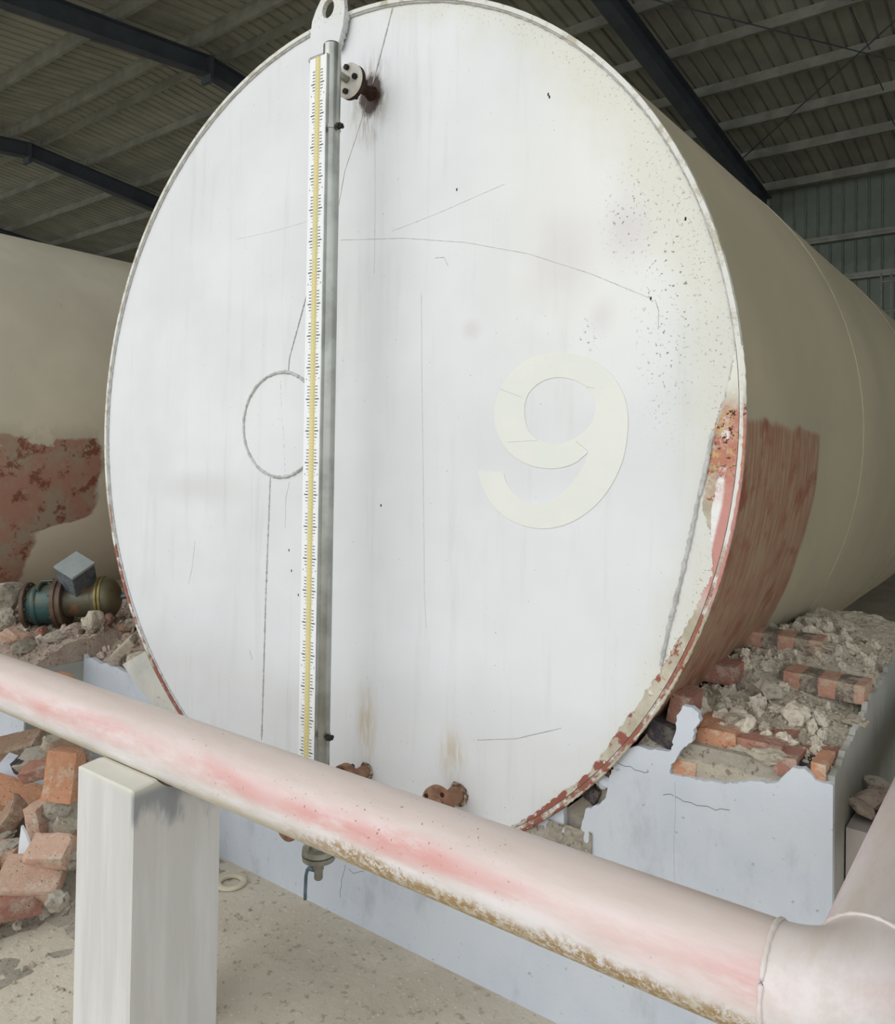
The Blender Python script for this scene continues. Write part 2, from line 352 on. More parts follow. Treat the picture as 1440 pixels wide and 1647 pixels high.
# ------------------------------------------------------------ shed: roof, rafters, back wall
YR, ZR, K = 5.59, 8.07, .1
def roofz(y): return ZR-K*abs(y-YR)
bm = new()
for s in (-1, 1):
    a = [bm.verts.new((x, YR+s*d, ZR-K*d+.07)) for x, d in ((-37, 0), (13, 0), (13, .35), (-37, .35))]
    bm.faces.new(a)
ceil = obj('ceiling', bm, M_roof, kind='structure')
def sheet(y0, y1):
    bm = new(); w = 1.0; n = 5; prof = []
    for i in range(n):
        x = i*w/n
        prof += [(x, 0), (x+.145, 0), (x+.162, .03), (x+.183, .03)]
    prof += [(w, 0), (w+.04, -.003)]
    A = [bm.verts.new((x, y0, roofz(y0)+h)) for x, h in prof]; B = [bm.verts.new((x, y1, roofz(y1)+h)) for x, h in prof]
    for i in range(len(prof)-1): bm.faces.new((A[i], A[i+1], B[i+1], B[i]))
    me = bpy.data.meshes.new('roof_sheet'); bm.to_mesh(me); bm.free(); me.materials.append(M_roof); return me
shm = [sheet(-3.4, YR), sheet(YR, 14.75)]
for i in range(-37, 13):
    for me in shm:
        o = link('roof_sheet', me, ceil); o.location = (i, 0, 0)
def purlin(y, near):
    bm = new(); z0 = roofz(y)-.005; h = .18; f = .06; s = -1 if near else 1
    prof = [(0, 0), (s*f, 0), (s*f, -.004), (s*.004, -.004), (s*.004, -h+.004), (-s*f, -h+.004+.0), (-s*f, -h), (0, -h)]
    A = [bm.verts.new((-37, y+a, z0+b-abs(a)*K*0)) for a, b in prof]; B = [bm.verts.new((13, y+a, z0+b)) for a, b in prof]
    n = len(prof)
    for i in range(n): bm.faces.new((A[i], A[(i+1) % n], B[(i+1) % n], B[i]))
    bm.faces.new(A); bm.faces.new(B[::-1]); obj('purlin', bm, M_purlin, ceil)
FARP = (5.82, 6.8, 8.0, 9.2, 10.4, 11.6, 12.85, 14.3)
for y in FARP: purlin(y, False)
NEARP = (5.2, 4.0, 2.8, 1.6, .4, -.8, -2.0, -3.2)
for y in NEARP: purlin(y, True)
for x in (-26.6, -20.5, -14.4, -8.5, -2.45, 3.6, 9.6):
    bm = new()
    for (ya, yb) in ((YR, 14.6), (YR, -3.4)):
        da, db = .29, .42
        if yb < YR: db = .36
        for (w, t0, t1) in ((.10, 0, .012), (.006, .012, None), (.10, None, 0)):
            vs = []
            for (y, D) in ((ya, da), (yb, db)):
                zt = roofz(y)-.19
                if t1 is None: z1, z0 = zt-.012, zt-D+.012
                elif t0 is None: z1, z0 = zt-D+.012, zt-D
                else: z1, z0 = zt, zt-.012
                for sx in (-1, 1):
                    for z_ in (z0, z1): vs.append(bm.verts.new((x+sx*w, y, z_)))
            a = vs[:4]; b = vs[4:]
            order = (0, 1, 3, 2)
            for k in range(4):
                i, j = order[k], order[(k+1) % 4]; bm.faces.new((a[i], a[j], b[j], b[i]))
            bm.faces.new([b[i] for i in order])
    r_ = obj('rafter', bm, M_rafter, ceil)
    if x < -5 and x > -22:
        bm = new(); box(bm, (x-.12, YR-.03, ZR-.60), (x+.12, YR+.03, ZR-.19)); obj('splice_plate', bm, M_rafter, r_)
        for y in NEARP[:3]+FARP[:2]:
            bm = new(); zt = roofz(y)-.19; box(bm, (x+.10, y-.03, zt-.0), (x+.19, y+.05, zt+.012)); box(bm, (x+.10, y-.03, zt+.01), (x+.11, y+.05, zt+.14))
            obj('purlin_cleat', bm, M_cleat, r_)
def roofhit(px, py, off=.26):
    d = FW+RT*((px-720)/FPX)-UP*((py-720)/FPX)
    tt = (ZR-off-K*(CAM.y-YR)-CAM.z)/(d.z+K*d.y); return CAM+d*tt
for a, b in (((1035, -5), (1500, 113)), ((1510, -30), (1180, 268))):
    a = roofhit(*a); b = roofhit(*b); bm = new(); tube(bm, [a, b], .011, 6); obj('brace_rod', bm, M_rafter, ceil)
for i in range(4):
    x = .0
    bm = new(); ya, yb = FARP[i+2], FARP[i+3]; tube(bm, [(x, ya, roofz(ya)-.12), (x+.07, yb, roofz(yb)-.12)], .008, 6); obj('sag_rod', bm, M_rafter, ceil)
# back wall
bm = new(); box(bm, (-37, 14.72, 0), (13, 14.80, 7.3)); wall = obj('wall_back', bm, M_wallp, kind='structure')
bm = new(); w_ = .224
prof = [(0, 0), (.012, -.03), (.028, -.03), (.036, 0), (w_-.002, 0)]
A = [bm.verts.new((x, h, 0)) for x, h in prof]; B = [bm.verts.new((x, h, 7.22)) for x, h in prof]
for i in range(4): bm.faces.new((A[i], A[i+1], B[i+1], B[i]))
pm = bpy.data.meshes.new('wall_panel'); bm.to_mesh(pm); bm.free(); pm.materials.append(M_wallp)
for i in range(46):
    o = link('wall_panel', pm, wall); o.location = (-6+i*w_, 14.70, 0)
bm = new(); tube(bm, [(-37, 14.6, 7.13), (13, 14.6, 7.13)], .05, 4); box(bm, (-37, 14.5, 7.17), (13, 14.72, 7.19)); obj('eave_beam', bm, M_purlin, wall)
for px, py in ((1300, 388), (1400, 440)):
    zz = P(px, py, 1, 14.5).z; bm = new(); box(bm, (-37, 14.52, zz-.06), (13, 14.66, zz)); box(bm, (-37, 14.50, zz-.012), (13, 14.53, zz+.05)); obj('girt', bm, M_purlin, wall)
bm = new()
for i in range(16):
    box(bm, (-2.4+i*.42, 14.48, 7.19), (-2.36+i*.42, 14.52, 7.215))
obj('eave_bolts', bm, M_cleat, wall, kind='stuff')
# small rail against the back wall
q = P(1416, 437, 1, 13.9)
rail = thing('hand_rail', 'thin pale metal rail standing before the dark back wall at the far right', 'rail', (q.x, 13.9, 0))
for px in (1418, 1434):
    q = P(px, 440, 1, 13.9); bm = new(); tube(bm, [(q.x, 13.9, 0), (q.x, 13.9, q.z)], .02, 6); obj('post', bm, M_purlin, rail)
for py in (452, 500):
    q = P(1432, py, 1, 13.9); bm = new(); tube(bm, [(q.x-.12, 13.9, q.z), (q.x+1.6, 13.9, q.z)], .02, 6); obj('bar', bm, M_purlin, rail)
for nm, x0, y0_ in (('wall_left', -37.1, -3.4), ('wall_right', 13.0, 3.0)):  # wall_right is unseen; starts behind an open front bay, dims the far shell
    bm = new(); box(bm, (x0, y0_, 0), (x0+.1, 14.8, 8.1)); obj(nm, bm, M_wallp, kind='structure')

# ------------------------------------------------------------ tanks
def make_tank(name, label, xc, mat, L, flare, head=True):
    T = thing(name, label, 'tank', (xc, 0, 0))
    bm = new(); n = 160; ny = 30; rings = []
    for j in range(ny+1):
        y = -.012+j*L/ny
        for (r, keep) in ((RAD, 0),):
            rings.append([bm.verts.new((xc+flare*y+r*cos(2*pi*k/n), y, ZC+flare*y+r*sin(2*pi*k/n))) for k in range(n)])
    for a, b in zip(rings, rings[1:]):
        for k in range(n): bm.faces.new((a[k], a[(k+1) % n], b[(k+1) % n], b[k]))
    bm.faces.new(rings[-1]); obj('shell', bm, mat, T, smooth=radians(40)); bm = new(); rings = [[bm.verts.new((xc+(RAD+.0008)*cos(2*pi*k/n), y_, ZC+(RAD+.0008)*sin(2*pi*k/n))) for k in range(n)] for y_ in (-.013, .004)]
    for k in range(n): bm.faces.new((rings[0][k], rings[0][(k+1) % n], rings[1][(k+1) % n], rings[1][k]))
    inner = [bm.verts.new((xc+(RAD-.012)*cos(2*pi*k/n), -.012, ZC+(RAD-.012)*sin(2*pi*k/n))) for k in range(n)]
    inner2 = [bm.verts.new((xc+(RAD-.012)*cos(2*pi*k/n), .02, ZC+(RAD-.012)*sin(2*pi*k/n))) for k in range(n)]
    for k in range(n):
        bm.faces.new((inner[k], inner[(k+1) % n], rings[0][(k+1) % n], rings[0][k])); bm.faces.new((inner2[k], inner2[(k+1) % n], inner[(k+1) % n], inner[k]))
    obj('rim_ring', bm, M_ringp, T, smooth=radians(40))
    bm = new(); prof = [0, .3, .6, .9, 1.2, RAD-.013]; rs = []
    for r in prof: rs.append([bm.verts.new((xc+max(r, .001)*cos(2*pi*k/n), 0, ZC+max(r, .001)*sin(2*pi*k/n))) for k in range(n)])
    for a, b in zip(rs, rs[1:]):
        for k in range(n): bm.faces.new((a[k], a[(k+1) % n], b[(k+1) % n], b[k]))
    e = bmesh.ops.extrude_face_region(bm, geom=list(bm.faces))
    for gq in e['geom']:
        if isinstance(gq, bmesh.types.BMVert): gq.co.y = .01
    obj('head_plate', bm, M_head, T)
    for ys_ in (1.52, 3.4, 5.2):
        bm = new(); tube(bm, [(xc+flare*ys_+(RAD+.001)*cos(a*pi/60), ys_, ZC+flare*ys_+(RAD+.001)*sin(a*pi/60)) for a in range(120)], .0022, 6, True); obj('ring_seam', bm, mat, T, smooth=True)
    rd = random.Random(5); bm = new()
    tube(bm, [(xc+(RAD-.014)*cos(a*pi/360), -.003, ZC+(RAD-.014)*sin(a*pi/360)) for a in range(720)], .0045, 6, True, .3, rd); obj('rim_weld', bm, M_weld, T, smooth=True)
    return T
tank = make_tank('storage_tank', 'large white horizontal steel tank with a 9 on its flat head', 0, M_shell, 9.6, .0075)
tank2 = make_tank('storage_tank', 'neighbouring beige tank behind the rubble at the left edge', -4.09, M_shell2, 8.0, 0)
# flaking rim band on the right lower side
inn = [(1182, 560), (1176, 600), (1160, 655), (1147, 690), (1141, 735), (1136, 760), (1131, 821), (1144, 862), (1147, 911), (1149, 929), (1130, 952), (1115, 990), (1092, 1028), (1066, 1072), (1040, 1111), (992, 1175), (945, 1244), (906, 1272), (866, 1304), (824, 1328), (790, 1330)]
pts = []
for q in inn:
    v = P(q[0], q[1], 1, 0); pts.append((min(sqrt(v.x**2+(v.z-ZC)**2), RAD-.02), atan2(v.z-ZC, v.x)))
bm = new(); rows = []; rd = random.Random(8)
N = 220
for i in range(N+1):
    u = i/N*(len(pts)-1); k = min(int(u), len(pts)-2); fq = u-k
    r = pts[k][0]*(1-fq)+pts[k+1][0]*fq+rd.uniform(-.004, .004); a = pts[k][1]*(1-fq)+pts[k+1][1]*fq
    row = []
    for j in range(7):
        s = j/6; rr = r*(1-s)+(RAD-.014)*s; d = -.0035-.008*s+noise.noise(Vector((rr*9, a*14, 3)))*.003*(0 < j < 6)
        row.append(bm.verts.new((rr*cos(a), d if j else -.0005, ZC+rr*sin(a))))
    rows.append(row)
for a, b in zip(rows, rows[1:]):
    for j in range(6): bm.faces.new((a[j], a[j+1], b[j+1], b[j]))
obj('rim_band', bm, M_rim, tank, smooth=True, label='flaking beige and red strip along the lower right rim')
bm = new(); tube(bm, [((RAD+.001)*cos(a), -.012, ZC+(RAD+.001)*sin(a)) for a in [pts[0][1]+(pts[-1][1]-pts[0][1])*i/200 for i in range(201)]], .004, 6, False, .35, rd)
obj('rim_edge', bm, M_rim, tank)
# welds and scratches on the head
def bead(pxs, r, mat=M_weld, nm='weld_bead', wob=.4, step=.006, par=tank, closed=False):
    p = [P(a, b, 1, 0) for a, b in pxs]
    if closed: p.append(p[0])
    d = dens(p, step)
    if closed: d = d[:-1]
    rr = random.Random(len(d)); q = [Vector((v.x+rr.uniform(-1, 1)*r*.25, -r*.3, v.z+rr.uniform(-1, 1)*r*.25)) for v in d]
    bm = new(); tube(bm, q, r, 6, closed, wob, rr); return obj(nm, bm, mat, par, smooth=True)
bead([(1148, 692), (1136, 755), (1125, 800), (1110, 870), (1092, 950), (1076, 1010), (1064, 1070)], .0055, step=.01)
bead([(1184, 562), (1168, 640), (1152, 690)], .003)
cc = [P(452, 682, 1, 0)]; ctr = P(452, 683, 1, 0)
circ = [(ctr.x+.212*cos(a*pi/90), ctr.z+.196*sin(a*pi/90)) for a in range(180)]
# patch disc over the old manhole
bm = new(); poly(bm, circ, -.0025, .001); obj('round_patch', bm, M_head, tank)
rr = random.Random(4); bm = new(); tube(bm, [(x+rr.uniform(-.001, .001), -.0035, z+rr.uniform(-.001, .001)) for x, z in circ], .0055, 6, True, .35, rr); obj('weld_bead', bm, M_weld, tank, smooth=True)
bead([(452, 612), (454, 660), (457, 700), (460, 758)], .0022)
bead([(435, 768), (432, 850), (428, 950), (425, 1060), (421, 1190)], .0030, wob=.6)
bead([(464, 600), (466, 575), (480, 525), (497, 462)], .0022, M_weldd)
bead([(632, 12), (625, 40), (612, 90), (600, 135)], .0024, M_weld)
bead([(590, 165), (575, 215), (555, 275), (545, 330)], .0010, M_weldd, 'scratch')
bead([(466, 775), (460, 800), (459, 850)], .0009, M_line, 'scratch')
bead([(548, 386), (650, 383), (750, 390), (850, 408), (950, 440), (1047, 480)], .0010, M_line, 'scratch')
bead([(678, 470), (679, 620), (681, 760), (683, 960), (686, 1010)], .0008, M_line, 'scratch')
bead([(630, 372), (700, 345), (812, 296)], .0007, M_line, 'scratch')
bead([(603, 210), (604, 330), (602, 440)], .0006, M_line, 'scratch')
bead([(380, 385), (440, 372), (498, 355)], .0006, M_line, 'scratch')
bead([(401, 1044), (406, 1060)], .0009, M_weldd, 'scratch')
bead([(314, 870), (309, 915), (303, 940)], .0006, M_weldd, 'scratch')
bead([(700, 415), (715, 414), (721, 428)], .0008, M_weldd, 'scratch')
bead([(768, 1190), (830, 1188), (903, 1171)], .0012, M_weld, 'scratch')
bead([(1054, 482), (1060, 500), (1059, 530)], .0006, M_weldd, 'scratch')
for q in ((1047, 480), (613, 813), (469, 918), (465, 885), (882, 152), (884, 156), (420, 670), (735, 305), (1103, 352), (480, 957)):
    v = P(q[0], q[1], 1, 0); bm = new(); bmesh.ops.create_icosphere(bm, subdivisions=1, radius=1, matrix=Matrix.Translation((v.x, 0, v.z)) @ Matrix.Diagonal((.003, .002, .006, 1))); obj('paint_chip', bm, M_dark, tank)
# the 9
o9 = [(140, 1045), (160, 1120), (200, 1220), (260, 1310), (340, 1390), (440, 1447), (540, 1478), (650, 1489), (760, 1475), (860, 1440), (960, 1382), (1060, 1298), (1140, 1200), (1210, 1080), (1262, 950), (1291, 800), (1300, 650), (1285, 520), (1245, 410), (1180, 308), (1100, 232), (1000, 174), (880, 138), (760, 127), (640, 142), (530, 182), (430, 251), (350, 345), (295, 450), (270, 560), (270, 660), (295, 760), (345, 853), (420, 932), (520, 990), (620, 1018), (720, 1025), (820, 1010), (910, 970), (992, 898), (960, 1000), (912, 1080), (850, 1155), (770, 1230), (690, 1277), (610, 1297), (530, 1285), (450, 1245), (390, 1180), (352, 1115), (340, 1058)]
h9 = [(500, 560), (515, 480), (560, 410), (640, 350), (740, 322), (840, 328), (930, 360), (1000, 412), (1043, 480), (1050, 560), (1030, 650), (980, 720), (910, 780), (840, 815), (760, 833), (680, 828), (600, 800), (540, 742), (507, 660)]
def smooth_loop(pp, corners=()):
    out = []; n = len(pp)
    for i in range(n):
        p0, p1, p2, p3 = pp[i-1], pp[i], pp[(i+1) % n], pp[(i+2) % n]
        out.append(p1)
        if i in corners or (i+1) % n in corners: continue
        out.append(tuple((-p0[k]+9*p1[k]+9*p2[k]-p3[k])/16 for k in (0, 1)))
    return out
def conv(pp, corners=()): return [(v.x, v.z) for v in (P(740+a/4.8, 540+b/4.8, 1, 0) for a, b in smooth_loop(pp, corners))]
bm = new(); poly(bm, conv(o9, (0, 39, 50)), -.0022, .001, [conv(h9)]); obj('number_nine', bm, M_nine, tank, label='cream painted figure 9')
for a, b in (((310, 410), (480, 475)), ((370, 822), (600, 808)), ((900, 815), (995, 893)), ((985, 395), (1045, 406))):
    v1, v2 = (P(740+q[0]/4.8, 540+q[1]/4.8, 1, 0) for q in (a, b)); bm = new(); tube(bm, [(v1.x, -.0022, v1.z), (v2.x, -.0022, v2.z)], .0007, 5); obj('stencil_joint', bm, M_line, tank)
# lifting lug
lug = [(-.098, 3.026), (-.093, 3.105), (-.085, 3.155), (-.066, 3.19), (-.04, 3.222), (-.01, 3.238), (.025, 3.24), (.055, 3.226), (.072, 3.196), (.078, 3.15), (.070, 3.09), (.055, 3.05), (.042, 3.024)]
hole = [(-.004+.030*cos(a*pi/12), 3.176+.033*sin(a*pi/12)) for a in range(24)]
bm = new(); poly(bm, lug, -.030, -.012, [hole]); obj('lifting_lug', bm, M_head, tank)
for side in ([(-.098, 3.026), (-.094, 3.09), (-.088, 3.145)], [(.042, 3.022), (.060, 3.06), (.074, 3.11), (.078, 3.14)]):
    rr = random.Random(3); bm = new(); tube(bm, dens([(x, -.014, z) for x, z in side], .006), .008, 6, False, .45, rr); obj('weld_bead', bm, M_weld, tank, smooth=True)
v = P(500, 98, 1, -.01); bm = new(); bmesh.ops.create_icosphere(bm, subdivisions=2, radius=.009, matrix=Matrix.Translation(v)); obj('weld_spot', bm, M_weldd, tank)

# ------------------------------------------------------------ nozzles and level gauge
NZ1 = P(597, 150, 1, 0); NZ2 = P(590, 1240, 1, 0); NZ3 = P(738, 1277, 1, 0); NZ4 = P(495, 1314, 1, 0)
Y_ = Vector((0, -1, 0))
def bolt_ring(parent, c, ax, rad, n, r, h, mat, ph=0.4, nm='bolt'):
    ax, u, v = basis(ax)
    for k in range(n):
        a = ph+2*pi*k/n; p = Vector(c)+(u*cos(a)+v*sin(a))*rad; bm = new(); lathe(bm, p, ax, [(0, r), (h, r)], 6); obj(nm, bm, mat, parent)
def nozzle(at, L, rp, rf, mat, parent=tank, label=None, weld=True):
    bm = new(); lathe(bm, at, Y_, [(-.004, rp), (L, rp)], 24); n_ = obj('nozzle', bm, mat, parent, smooth=radians(35), label=label)
    if weld:
        rr = random.Random(2); bm = new(); tube(bm, [(at.x+rp*1.15*cos(a*pi/24), -.004, at.z+rp*1.15*sin(a*pi/24)) for a in range(48)], rp*.24, 6, True, .45, rr); obj('root_weld', bm, M_rootw if mat is M_rust else mat, n_)
    bm = new(); lathe(bm, at+Y_*L, Y_, [(0, rf*.96), (.003, rf), (.014, rf), (.017, rf*.96)], 36); obj('flange', bm, mat, n_, smooth=radians(35))
    return n_
n1 = nozzle(NZ1, .085, .018, .057, M_rustdark, label='dark rusted top nozzle with a flange')
n2 = nozzle(NZ2, .085, .021, .052, M_rust, label='rusty nozzle partly hidden behind the pipe')
n3 = nozzle(NZ3, .095, .026, .058, M_rust, label='rusty open nozzle with bolt holes')
bolt_ring(n3, NZ3+Y_*.112, Y_, .044, 4, .008, .0015, M_rustdark, .3, 'bolt_hole')
bm = new(); lathe(bm, NZ3+Y_*.1125, Y_, [(0, .030), (.004, .030)], 24); obj('raised_face', bm, M_rust, n3)
n4 = nozzle(NZ4, .085, .02, .050, M_rust, label='rusty flange showing below the long pipe')
gx, gy = .190, -.195
G = thing('level_gauge', 'tall slim magnetic level gauge with a yellow column between white scales, on the tank head', 'gauge', (gx, gy, .24))
ztop = P(530, 73, 1, gy).z; zbot = .345
bm = new(); lathe(bm, (gx, gy, zbot), (0, 0, 1), [(0, .029), (ztop-zbot-.006, .029), (ztop-zbot, .024)], 28); obj('chamber', bm, M_steel, G, smooth=radians(35))
sx0, sx1, sy = .124, .200, -.2300
s_top = P(520, 88, 1, sy).z
bm = new(); box(bm, (sx0, sy, .42), (sx1, sy+.012, s_top)); sp = obj('scale_plate', bm, M_scale, G)
bm = new(); box(bm, (sx1, sy-.003, .42), (sx1+.004, sy+.02, s_top)); obj('edge_trim', bm, M_steel, G)
ycx = (sx0+sx1)/2
bm = new(); lathe(bm, (ycx, sy+.0085, .42), (0, 0, 1), [(0, .0145), (s_top-.42-.002, .0145)], 16); obj('flag_column', bm, M_yel, G, smooth=radians(40))
bm = new()
def quad(x0, x1, z0, th):
    a = [bm.verts.new(c_) for c_ in ((x0, sy-.0008, z0-th), (x1, sy-.0008, z0-th), (x1, sy-.0008, z0+th), (x0, sy-.0008, z0+th))]; bm.faces.new(a)
zz = s_top-.045; i = 0
while zz > .43:
    k = i % 10
    for sgn in (-1, 1):
        x0 = ycx+sgn*.0128
        if k == 4: quad(x0, x0+sgn*.0165, zz, .0016)
        elif k <= 6: quad(x0, x0+sgn*.0105, zz, .0011)
        elif k <= 8: quad(x0+sgn*.001, x0+sgn*.004, zz, .0010)
        if k == 8 and (i//10) % 3 == 0: quad(x0+sgn*.014, x0+sgn*.017, zz+.004, .0016)
    zz -= .0102; i += 1
o = obj('tick_marks', bm, M_black, sp, kind='stuff')
for q in ((547, 203), (531, 1187)):
    zc_ = P(q[0], q[1], 1, gy).z
    bm = new(); lathe(bm, (gx, gy, zc_-.006), (0, 0, 1), [(0, .0315), (.012, .0315)], 24); cl = obj('clamp', bm, M_steel, G)
    bm = new(); box(bm, (gx+.028, gy-.010, zc_-.006), (gx+.050, gy-.004, zc_+.008)); box(bm, (gx+.028, gy+.0, zc_-.006), (gx+.050, gy+.006, zc_+.008)); lathe(bm, (gx+.042, gy-.016, zc_+.001), (0, 1, 0), [(0, .006), (.028, .006)], 6); obj('clamp_bolt', bm, M_dark, cl)
for nz, rf, mt in ((NZ1, .057, M_flwhite), (NZ2, .052, M_rust)):
    p = nz+Y_*.102
    bm = new(); lathe(bm, p, Y_, [(0, rf*.97), (.002, rf), (.013, rf), (.016, rf*.96)], 36); fl = obj('gauge_flange', bm, mt, G, smooth=radians(35), label='pale flange face' if mt is M_flwhite else None)
    bolt_ring(fl, p+Y_*.016, Y_, rf*.70, 4, .0095, .011, M_dark, .75)
    bolt_ring(fl, p-Y_*.034, Y_, rf*.70, 4, .0085, .016, M_dark, .75, 'nut')
    bm = new(); tube(bm, [p+Y_*.012, Vector((gx-.0, gy, p.z))], .0125, 14); obj('branch_pipe', bm, M_valve, G, smooth=radians(35))
# bottom flanges, drain valve and handle
bm = new(); lathe(bm, (gx, gy, .300), (0, 0, 1), [(0, .052), (.016, .054), (.0165, .045), (.020, .045), (.0205, .054), (.036, .052), (.037, .03), (.06, .029)], 32); bf = obj('bottom_flange', bm, M_valve, G, smooth=radians(30))
bolt_ring(bf, (gx, gy, .336), (0, 0, 1), .040, 4, .007, .012, M_valve, .5)
bm = new(); lathe(bm, (gx, gy, .235), (0, 0, 1), [(0, .011), (.004, .014), (.03, .014), (.032, .017), (.05, .017), (.052, .012), (.066, .012)], 18); dv = obj('drain_valve', bm, M_valve, G, smooth=radians(30))
bm = new(); lathe(bm, (gx-.01, gy-.01, .268), (-1, -.3, 0), [(0, .009), (.016, .009)], 10)
tube(bm, [(gx-.026, gy-.012, .272), (gx-.034, gy-.016, .262), (gx-.038, gy-.018, .24), (gx-.04, gy-.018, .19), (gx-.04, gy-.018, .165)], .0055, 8); obj('valve_handle', bm, M_stub, dv, smooth=True, label='blue grey bent handle')

# ------------------------------------------------------------ masonry saddle under the tank
S = thing('masonry_saddle', 'plastered brick saddle carrying the white tank, broken open at its right end', 'saddle', (0, .4, 0))
def arcz(x, r=RAD+.004): return ZC-sqrt(max(r*r-x*x, 0))
XR, XL = 1.65, -1.611
# brick core
bm = new(); topR, topL = .855, .60
xr = sqrt((RAD+.01)**2-(ZC-topR)**2); xl = -sqrt((RAD+.01)**2-(ZC-topL)**2)
n = 40; a0 = atan2(topR-ZC, xr); a1 = atan2(topL-ZC, xl)
if a1 > 0: a1 -= 2*pi
arc = [((RAD+.01)*cos(a0+(a1-a0)*i/n), ZC+(RAD+.01)*sin(a0+(a1-a0)*i/n)) for i in range(n+1)]
poly(bm, [(XL+.02, 0), (XR-.014, 0), (XR-.014, topR)]+arc+[(XL+.02, topL)], .022, .5); obj('core', bm, M_mortar2, S)
bm = new()
k_ = [i for i, q in enumerate(arc) if q[0] > .7]
poly(bm, [(.7, 0), (XR-.014, 0), (XR-.014, topR)]+[arc[i] for i in k_]+[(.7, arcz(.7, RAD+.01))], .5, 1.55); obj('core', bm, M_mortar2, S)
# front plaster coat with its broken upper edge
def c6(a, b): v = P(820+a/2.3226, 960+b/2.3226, 1, 0); return (v.x, v.z)
edge = [(235, 960), (262, 880), (285, 795), (330, 775), (362, 752), (368, 690), (385, 640), (372, 590), (400, 582), (440, 565), (480, 560), (530, 572), (570, 573), (606, 577), (610, 540), (622, 500), (624, 445), (645, 408), (680, 410), (705, 432), (712, 462), (690, 500), (678, 545), (650, 560), (628, 600), (602, 625), (600, 660), (640, 672), (700, 684), (800, 697), (900, 690), (1000, 697), (1030, 660), (1062, 640), (1100, 640), (1140, 682), (1180, 698), (1212, 706)]
rr = random.Random(9); E2 = []
ev = [c6(*q) for q in edge]
for a, b in zip(ev, ev[1:]):
    L = sqrt((a[0]-b[0])**2+(a[1]-b[1])**2); n = max(1, int(L/.008))
    for i in range(n): E2.append((a[0]+(b[0]-a[0])*i/n+rr.uniform(-.0025, .0025), a[1]+(b[1]-a[1])*i/n+rr.uniform(-.0025, .0025)))
E2.append((XR, ev[-1][1]))
x0 = ev[0][0]
low = []
for i in range(60):
    x = XL+.02+(x0-.03-XL-.02)*i/59
    low.append((x, min(arcz(x, RAD+.006), .615+rr.uniform(-.01, .012) if x < -1.0 else 9)))
low += [(x0-.02, .40), (x0-.005, .44)]
poly_pts = [(XL, 0), (XL, .63)]+low+E2+[(XR, 0)]
bm = new(); poly(bm, poly_pts, 0, .021); obj('plaster_face', bm, M_plaster, S)
# curved-in crease and a little surface crack
for pl in ([(1085, 1258), (1086, 1300), (1083, 1360), (1085, 1420)],):
    bm = new(); tube(bm, dens([Vector((v.x, .0005, v.z)) for v in (P(a, b, 1, 0) for a, b in pl)], .02), .0022, 5); obj('trowel_ridge', bm, M_plaster, S)
for pl in ([(556, 1392), (553, 1402), (549, 1420), (547, 1442)], [(562, 1399), (568, 1404), (575, 1403), (586, 1401)], [(990, 1225), (1005, 1232), (1015, 1234), (1030, 1240), (1044, 1242)], [(1068, 1280), (1078, 1276), (1092, 1285), (1110, 1290), (1130, 1297), (1150, 1301), (1172, 1302)]):
    bm = new(); rr = random.Random(1); tube(bm, [Vector((v.x+rr.uniform(-.003, .003), -.0001, v.z+rr.uniform(-.003, .003))) for v in dens([P(a, b, 1, 0) for a, b in pl], .012)], .0006, 5); obj('crack', bm, M_dark, S)
# side plaster of the right end, ragged top
bm = new(); rr = random.Random(12); A = []; B = []
for i in range(90):
    y = .0215+i*1.528/89; zt = .855+.075*min(1, y/.55)+.03*min(1, max(0, y-.7)/.3)+rr.uniform(-.008, .008)+noise.noise(Vector((y*7, 0, 2)))*.02
    A.append((y, zt))
vs = [[bm.verts.new((x, y, z_)) for z_ in (0, zt)] for x in (XR, XR-.014) for y, zt in A]
n = len(A)
for s_ in (0, n):
    for i in range(n-1): bm.faces.new((vs[s_+i][0], vs[s_+i+1][0], vs[s_+i+1][1], vs[s_+i][1]))
for i in range(n-1): bm.faces.new((vs[i][1], vs[i+1][1], vs[n+i+1][1], vs[n+i][1]))
bm.faces.new((vs[0][0], vs[0][1], vs[n][1], vs[n][0]))
obj('plaster_side', bm, M_plaster_grey, S)
# cream fillets against the rim at the left
bm = new(); rows = []
for i in range(41):
    u = i/40; a = radians(222+u*22); x = RAD*cos(a); z_ = ZC+RAD*sin(a)
    wd = .19*(1-u)**.8+.012
    rows.append([bm.verts.new((x*(1+.004), -.014, z_)), bm.verts.new((x-wd*.5, -.010-.004*noise.noise(Vector((u*9, 0, 0))), z_-wd*.22)), bm.verts.new((x-wd, -.001, z_-wd*.45)), bm.verts.new((x-wd, .01, z_-wd*.45)), bm.verts.new((x*1.004, .01, z_))])
for a, b in zip(rows, rows[1:]):
    for j in range(5): bm.faces.new((a[j], a[(j+1) % 5], b[(j+1) % 5], b[j]))
bm.faces.new(rows[0]); bm.faces.new(rows[-1][::-1])
obj('mortar_fillet', bm, M_plaster_cream, S, smooth=radians(50))
